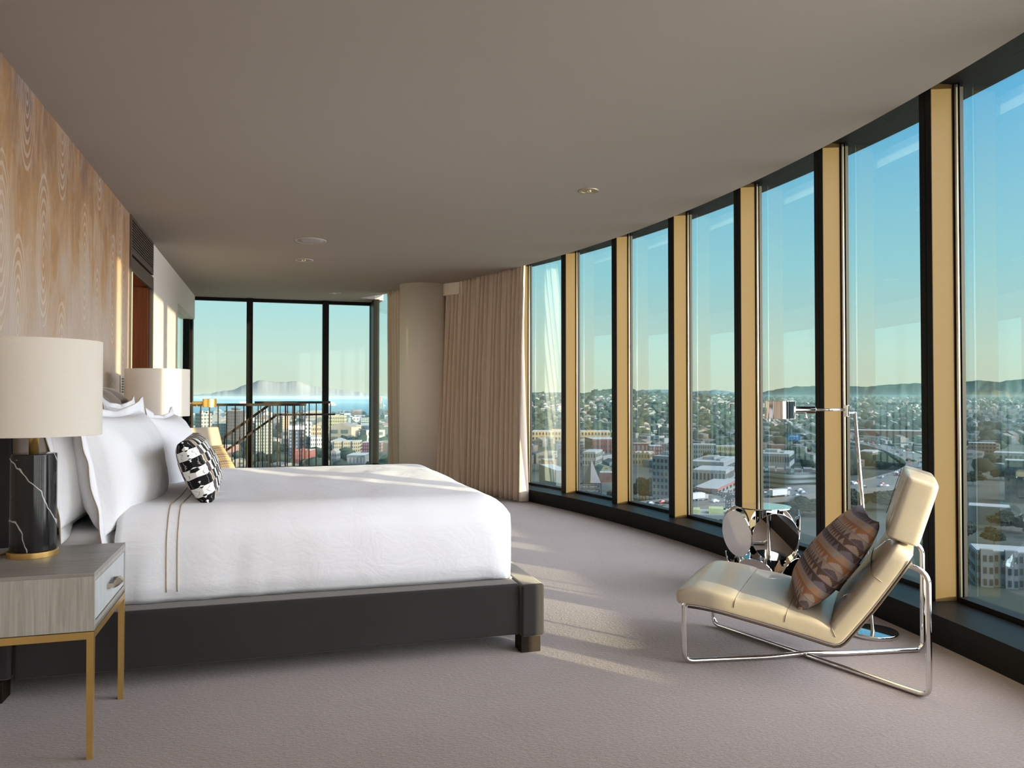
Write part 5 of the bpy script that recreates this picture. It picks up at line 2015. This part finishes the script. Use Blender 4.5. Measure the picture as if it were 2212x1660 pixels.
# ---- houses
ICO = None
tint = [(0.44, 0.46, 0.43), (0.52, 0.53, 0.50), (0.34, 0.36, 0.35), (0.46, 0.42, 0.33), (0.26, 0.27, 0.26), (0.58, 0.57, 0.52), (0.36, 0.30, 0.25), (0.30, 0.17, 0.14), (0.22, 0.27, 0.29)]
rh = random.Random(11)


def house_geo(w, d_, h, gab):
    v_ = [(-w / 2, -d_ / 2, -0.35 * h), (w / 2, -d_ / 2, -0.35 * h), (w / 2, d_ / 2, -0.35 * h), (-w / 2, d_ / 2, -0.35 * h), (-w / 2, -d_ / 2, h), (w / 2, -d_ / 2, h), (w / 2, d_ / 2, h), (-w / 2, d_ / 2, h)]
    f = [(0, 1, 5, 4), (1, 2, 6, 5), (2, 3, 7, 6), (3, 0, 4, 7)]
    roof_f = []
    if gab:
        v_ += [(0, -d_ / 2, h + w * 0.28), (0, d_ / 2, h + w * 0.28)]
        f += [(4, 5, 8), (6, 7, 9)]
        roof_f = [(5, 6, 9, 8), (7, 4, 8, 9)]
    else:
        roof_f = [(4, 5, 6, 7)]
    # window patches on the street fronts, a little proud of the wall
    wf = []
    for k2 in range(2):
        for c_ in range(2):
            x0 = -w / 2 + w * (0.14 + 0.46 * c_)
            z0 = h * (0.12 + 0.46 * k2)
            o = len(v_)
            v_ += [(x0, -d_ / 2 - 0.05, z0), (x0 + w * 0.26, -d_ / 2 - 0.05, z0), (x0 + w * 0.26, -d_ / 2 - 0.05, z0 + h * 0.24), (x0, -d_ / 2 - 0.05, z0 + h * 0.24)]
            wf.append((o, o + 1, o + 2, o + 3))
    return v_, f, roof_f, wf


def paint_mesh(name, items):
    """items: (verts, faces, face colours)"""
    V_, F_, C_ = [], [], []
    for v_, f, c in items:
        o = len(V_)
        V_ += v_
        F_ += [tuple(i + o for i in ff) for ff in f]
        C_ += c
    me = bpy.data.meshes.new(name)
    me.from_pydata(V_, [], F_)
    at = me.attributes.new('paint', 'FLOAT_COLOR', 'FACE')
    for i, c in enumerate(C_):
        at.data[i].color = (*c, 1)
    me.materials.append(MAT['paint'])
    return me


def one_house(w, d_, h, gab, wall, roofc):
    v_, f, rf_, wf = house_geo(w, d_, h, gab)
    wall, roofc = dim(wall), dim(roofc)
    return v_, f + rf_ + wf, [wall] * len(f) + [roofc] * len(rf_) + [(0.05, 0.065, 0.07)] * len(wf)


sites = []


def blocked(x, y, r_):
    for (fx, fy, fr) in footprints:
        if (x - fx) ** 2 + (y - fy) ** 2 < (fr + r_) ** 2:
            return True
    for q_ in road[::2]:
        if (x - q_.x) ** 2 + (y - q_.y) ** 2 < (20 + r_) ** 2:
            return True
    return False


def scatter(a0, a1, d0, d1, step_a, step_d, dens, wr, hr, gabp, house_list):
    d_ = d0
    while d_ < d1:
        sa = step_a / d_ * 57.3
        a = a0
        while a < a1:
            aj, dj = a + rh.uniform(-0.3, 0.3) * sa, d_ + rh.uniform(-0.3, 0.3) * step_d
            x, y = from_polar(aj, dj)
            g = noise.noise(Vector((x * 0.006, y * 0.006, 1.3)))
            if rh.random() < dens + g * 0.5 and not blocked(x, y, 8):
                house_list.append((x, y, rh.uniform(*wr), rh.uniform(*wr) * 1.1, rh.uniform(*hr), rh.random() < gabp, dj, aj))
            a += sa
        d_ += step_d


scatter(1.0, 36, 640, 1250, 22, 34, 0.42, (10, 20), (5, 9), 0.25, sites)
scatter(1.2, 20, 1250, 2350, 15, 24, 0.72, (8, 12), (5.5, 9.5), 0.55, sites)
scatter(19, 36, 1250, 3900, 26, 42, 0.50, (9, 17), (5, 9), 0.4, sites)
scatter(-23, -8, 820, 2600, 34, 60, 0.55, (14, 34), (7, 20), 0.1, sites)
scatter(-23, -8, 560, 820, 26, 36, 0.35, (12, 22), (5, 9), 0.3, sites)
scatter(2, 36, 400, 640, 26, 36, 0.16, (10, 16), (4, 6), 0.3, sites)
sites.sort(key=lambda s_: s_[6])
hp = []
for i in range(14):
    wall = tint[i % len(tint)]
    rf2 = rh.choice([(0.40, 0.43, 0.43), (0.22, 0.23, 0.23), (0.30, 0.27, 0.25), (0.48, 0.50, 0.49)])
    hp.append((paint_mesh('house', [one_house(1, 1, 1, i % 3 == 0, wall, rf2)]), i % 3 == 0))
inview = [s_ for s_ in sites if 2.2 < s_[7] < 32 or -22 < s_[7] < -9.4]
near = inview[:300]
near_set = set(id(s_) for s_ in near)
for s_ in near:
    me, _g = hp[rh.randrange(14)]
    o = bpy.data.objects.new('house', me)
    COL.objects.link(o)
    o.location = (s_[0], s_[1], ground(s_[0], s_[1]))
    o.scale = (s_[2], s_[3], s_[4])
    o.rotation_euler = (0, 0, -R(s_[7] + YAW) + rh.choice((-0.45, 0.3, -0.15, 0.5)))
    tag(o, 'small low building among the nearer city rooftops outside', 'house', 'nearer houses of the city')
items = []
for s_ in sites:
    if id(s_) in near_set:
        continue
    c, sn = math.cos(-R(s_[7] + YAW) + 0.35 * (1 if noise.noise(Vector((s_[0] * 0.002, s_[1] * 0.002, 8))) > 0 else -1)), 0
    ang = -R(s_[7] + YAW) + (0.4 if noise.noise(Vector((s_[0] * 0.002, s_[1] * 0.002, 8))) > 0 else -0.3)
    c, sn = math.cos(ang), math.sin(ang)
    wall = rh.choice(tint)
    kf = rh.uniform(0.75, 1.15)
    v_, f, cc = one_house(s_[2], s_[3], s_[4], s_[5], tuple(x * kf for x in wall), rh.choice([(0.40, 0.43, 0.43), (0.22, 0.23, 0.23), (0.33, 0.30, 0.27), (0.46, 0.48, 0.47)]))
    gz = ground(s_[0], s_[1])
    items.append(([(x * c - y * sn + s_[0], x * sn + y * c + s_[1], z + gz) for x, y, z in v_], f, cc))
o = bpy.data.objects.new('distant_houses', paint_mesh('distant_houses', items))
COL.objects.link(o)
tag(o, 'thousands of tiny distant houses covering the city and its hills', 'houses', kind='stuff')
N_STUFF_HOUSES = len(items)

# ---- trees
rt = random.Random(21)


def blob(rad, hgt, seed, n_=12, m_=8, leafy=0.0):
    v_, f = [], []
    for i in range(m_ + 1):
        th = PI * i / m_
        for j in range(n_):
            a = 2 * PI * j / n_
            q_ = Vector((math.sin(th) * math.cos(a), math.sin(th) * math.sin(a), math.cos(th)))
            k2 = 1 + 0.35 * noise.noise(q_ * 1.8 + Vector((seed, 0, 0))) + 0.2 * noise.noise(q_ * 4.5 + Vector((0, seed, 0))) + leafy * noise.noise(q_ * 11.0 + Vector((seed, seed, 0)))
            v_.append((q_.x * rad * k2, q_.y * rad * k2, hgt * 0.5 + q_.z * hgt * 0.5 * k2))
    for i in range(m_):
        for j in range(n_):
            f.append((i * n_ + j, (i + 1) * n_ + j, (i + 1) * n_ + (j + 1) % n_, i * n_ + (j + 1) % n_))
    return v_, f


crowns = []
for i in range(6):
    mb = MB()
    for b_ in range(9):
        v_, f = blob(rt.uniform(0.42, 0.62), rt.uniform(0.55, 0.8), i * 9 + b_, 26, 17, 0.42)
        ox, oy, oz = rt.uniform(-0.55, 0.55), rt.uniform(-0.55, 0.55), rt.uniform(0.0, 0.5)
        mb.add([(x + ox, y + oy, z + oz) for x, y, z in v_], f)
    me = bpy.data.meshes.new('crown')
    me.from_pydata(mb.v, [], mb.f)
    me.materials.append(MAT['leaf_dry'] if i == 5 else MAT['leaf'])
    crowns.append(me)
mb = MB()
mb.tube([(0, 0, 0), (0.03, 0, 0.5), (0, 0.02, 1.0)], 0.12, 7)
tr_me = bpy.data.meshes.new('trunk')
tr_me.from_pydata(mb.v, [], mb.f)
tr_me.materials.append(MAT['trunk'])


def tree(x, y, rad, hgt, kind, label, group):
    e = empty('tree', (x, y, ground(x, y) - 0.2), rt.uniform(0, 6), label, 'tree', group)
    o = bpy.data.objects.new('crown', crowns[kind])
    COL.objects.link(o)
    o.parent = e
    o.location = (0, 0, hgt * 0.25)
    o.scale = (rad, rad, hgt * 0.55)
    o = bpy.data.objects.new('trunk', tr_me)
    COL.objects.link(o)
    o.parent = e
    o.scale = (hgt * 0.12, hgt * 0.12, hgt * 0.5)


def px_tree(az, dep, spread, n_, rad, hgt, kind, label, group):
    for i in range(n_):
        x, y = from_polar(az + rt.uniform(-1, 1) * spread / dep * 57.3, dep + rt.uniform(-1, 1) * spread)
        tree(x, y, rad * rt.uniform(0.8, 1.2), hgt * rt.uniform(0.8, 1.2), kind if kind is not None else rt.randrange(5), label, group)


px_tree(9.6, 455, 7, 6, 5.5, 13, None, 'dark leafy tree left of the tall pale hospital', 'trees beside the hospital')
px_tree(10.0, 385, 10, 7, 5, 9, 5, 'brownish tree at the foot of the third bay', 'brown trees low in the third bay')
px_tree(7.7, 440, 5, 4, 4.2, 10, 5, 'brown tree right of the black billboard', 'trees by the black billboard')
px_tree(20.6, 398, 10, 5, 5.5, 8.5, None, 'round dark tree beyond the freeway behind the disc table', 'trees behind the disc table')
px_tree(24.8, 420, 22, 9, 6.5, 10, None, 'dark tree on the freeway bank in the sixth bay', 'trees on the freeway bank')
px_tree(26.0, 640, 20, 6, 6, 9, None, 'dark tree inside the freeway curve', 'trees inside the freeway curve')
px_tree(31.5, 268, 9, 8, 3.8, 7.0, 5, 'brown tree behind the white terraced apartments', 'trees by the terraced apartments')
px_tree(31.8, 330, 26, 9, 5.0, 9, None, 'dark tree in the lower part of the last bay', 'trees low in the last bay')
px_tree(32.0, 560, 40, 9, 6.5, 11, None, 'dark tree in the middle of the last bay', 'trees midway in the last bay')
px_tree(-16.2, 850, 60, 10, 5.0, 8, None, 'green street tree between the blocks behind the railings', 'street trees behind the railings')
px_tree(6.9, 1940, 70, 9, 17, 22, None, 'big dark tree on the wooded hill knoll', 'trees on the hill knoll')
px_tree(9.2, 1900, 40, 5, 12, 22, None, 'big dark tree on the hill crest beside the knoll', 'trees on the hill crest')

tv, tf = [], []
for i in range(4200):
    if i < 2100:
        a, d_ = rt.uniform(1.5, 20), rt.uniform(1150, 2350)
    elif i < 3700:
        a, d_ = rt.uniform(14, 36), rt.uniform(600, 4100)
    else:
        a, d_ = rt.uniform(-23, -8), rt.uniform(600, 2500)
    x, y = from_polar(a, d_)
    g = noise.noise(Vector((x * 0.006, y * 0.006, 1.3)))
    if g > 0.12 + rt.uniform(-0.2, 0.35) or blocked(x, y, 2):
        continue
    rad = rt.uniform(4, 8.5) * (1 + d_ / 6000)
    v_, f = blob(rad, rad * rt.uniform(1.1, 1.7), i * 0.37, 7, 4)
    o_ = len(tv)
    gz = ground(x, y) - 0.5
    tv += [(q_[0] + x, q_[1] + y, q_[2] + gz) for q_ in v_]
    tf += [tuple(j + o_ for j in ff) for ff in f]
me = bpy.data.meshes.new('distant_trees')
me.from_pydata(tv, [], tf)
me.materials.append(MAT['leaf'])
for pl in me.polygons:
    pl.use_smooth = True
o = bpy.data.objects.new('distant_trees', me)
COL.objects.link(o)
tag(o, 'countless small dark trees between the distant houses of the city', 'trees', kind='stuff')

# ---- evening haze lying over the city
hz = bpy.data.materials.new('evening_haze')
hz.use_nodes = True
q = NT(hz.node_tree)
for n in list(hz.node_tree.nodes):
    hz.node_tree.nodes.remove(n)
vs_ = q.n('ShaderNodeVolumeScatter')
vs_.inputs['Color'].default_value = (0.42, 0.72, 0.80, 1)
vs_.inputs['Density'].default_value = 0.00006
vs_.inputs['Anisotropy'].default_value = 0.0
o_ = q.n('ShaderNodeOutputMaterial')
hz.node_tree.links.new(vs_.outputs[0], o_.inputs['Volume'])
mb = MB()
ring = [from_polar(a, 110) for a in range(-24, 43, 3)] + [from_polar(a, 9500) for a in range(42, -25, -3)]
mb.loft([[(x, y, z) for x, y in ring] for z in (-80, 12)])
o = mb.build('city_haze', hz)
tag(o, 'thin blue evening haze over the streets outside', 'haze', kind='stuff')
S.cycles.volume_bounces = 0
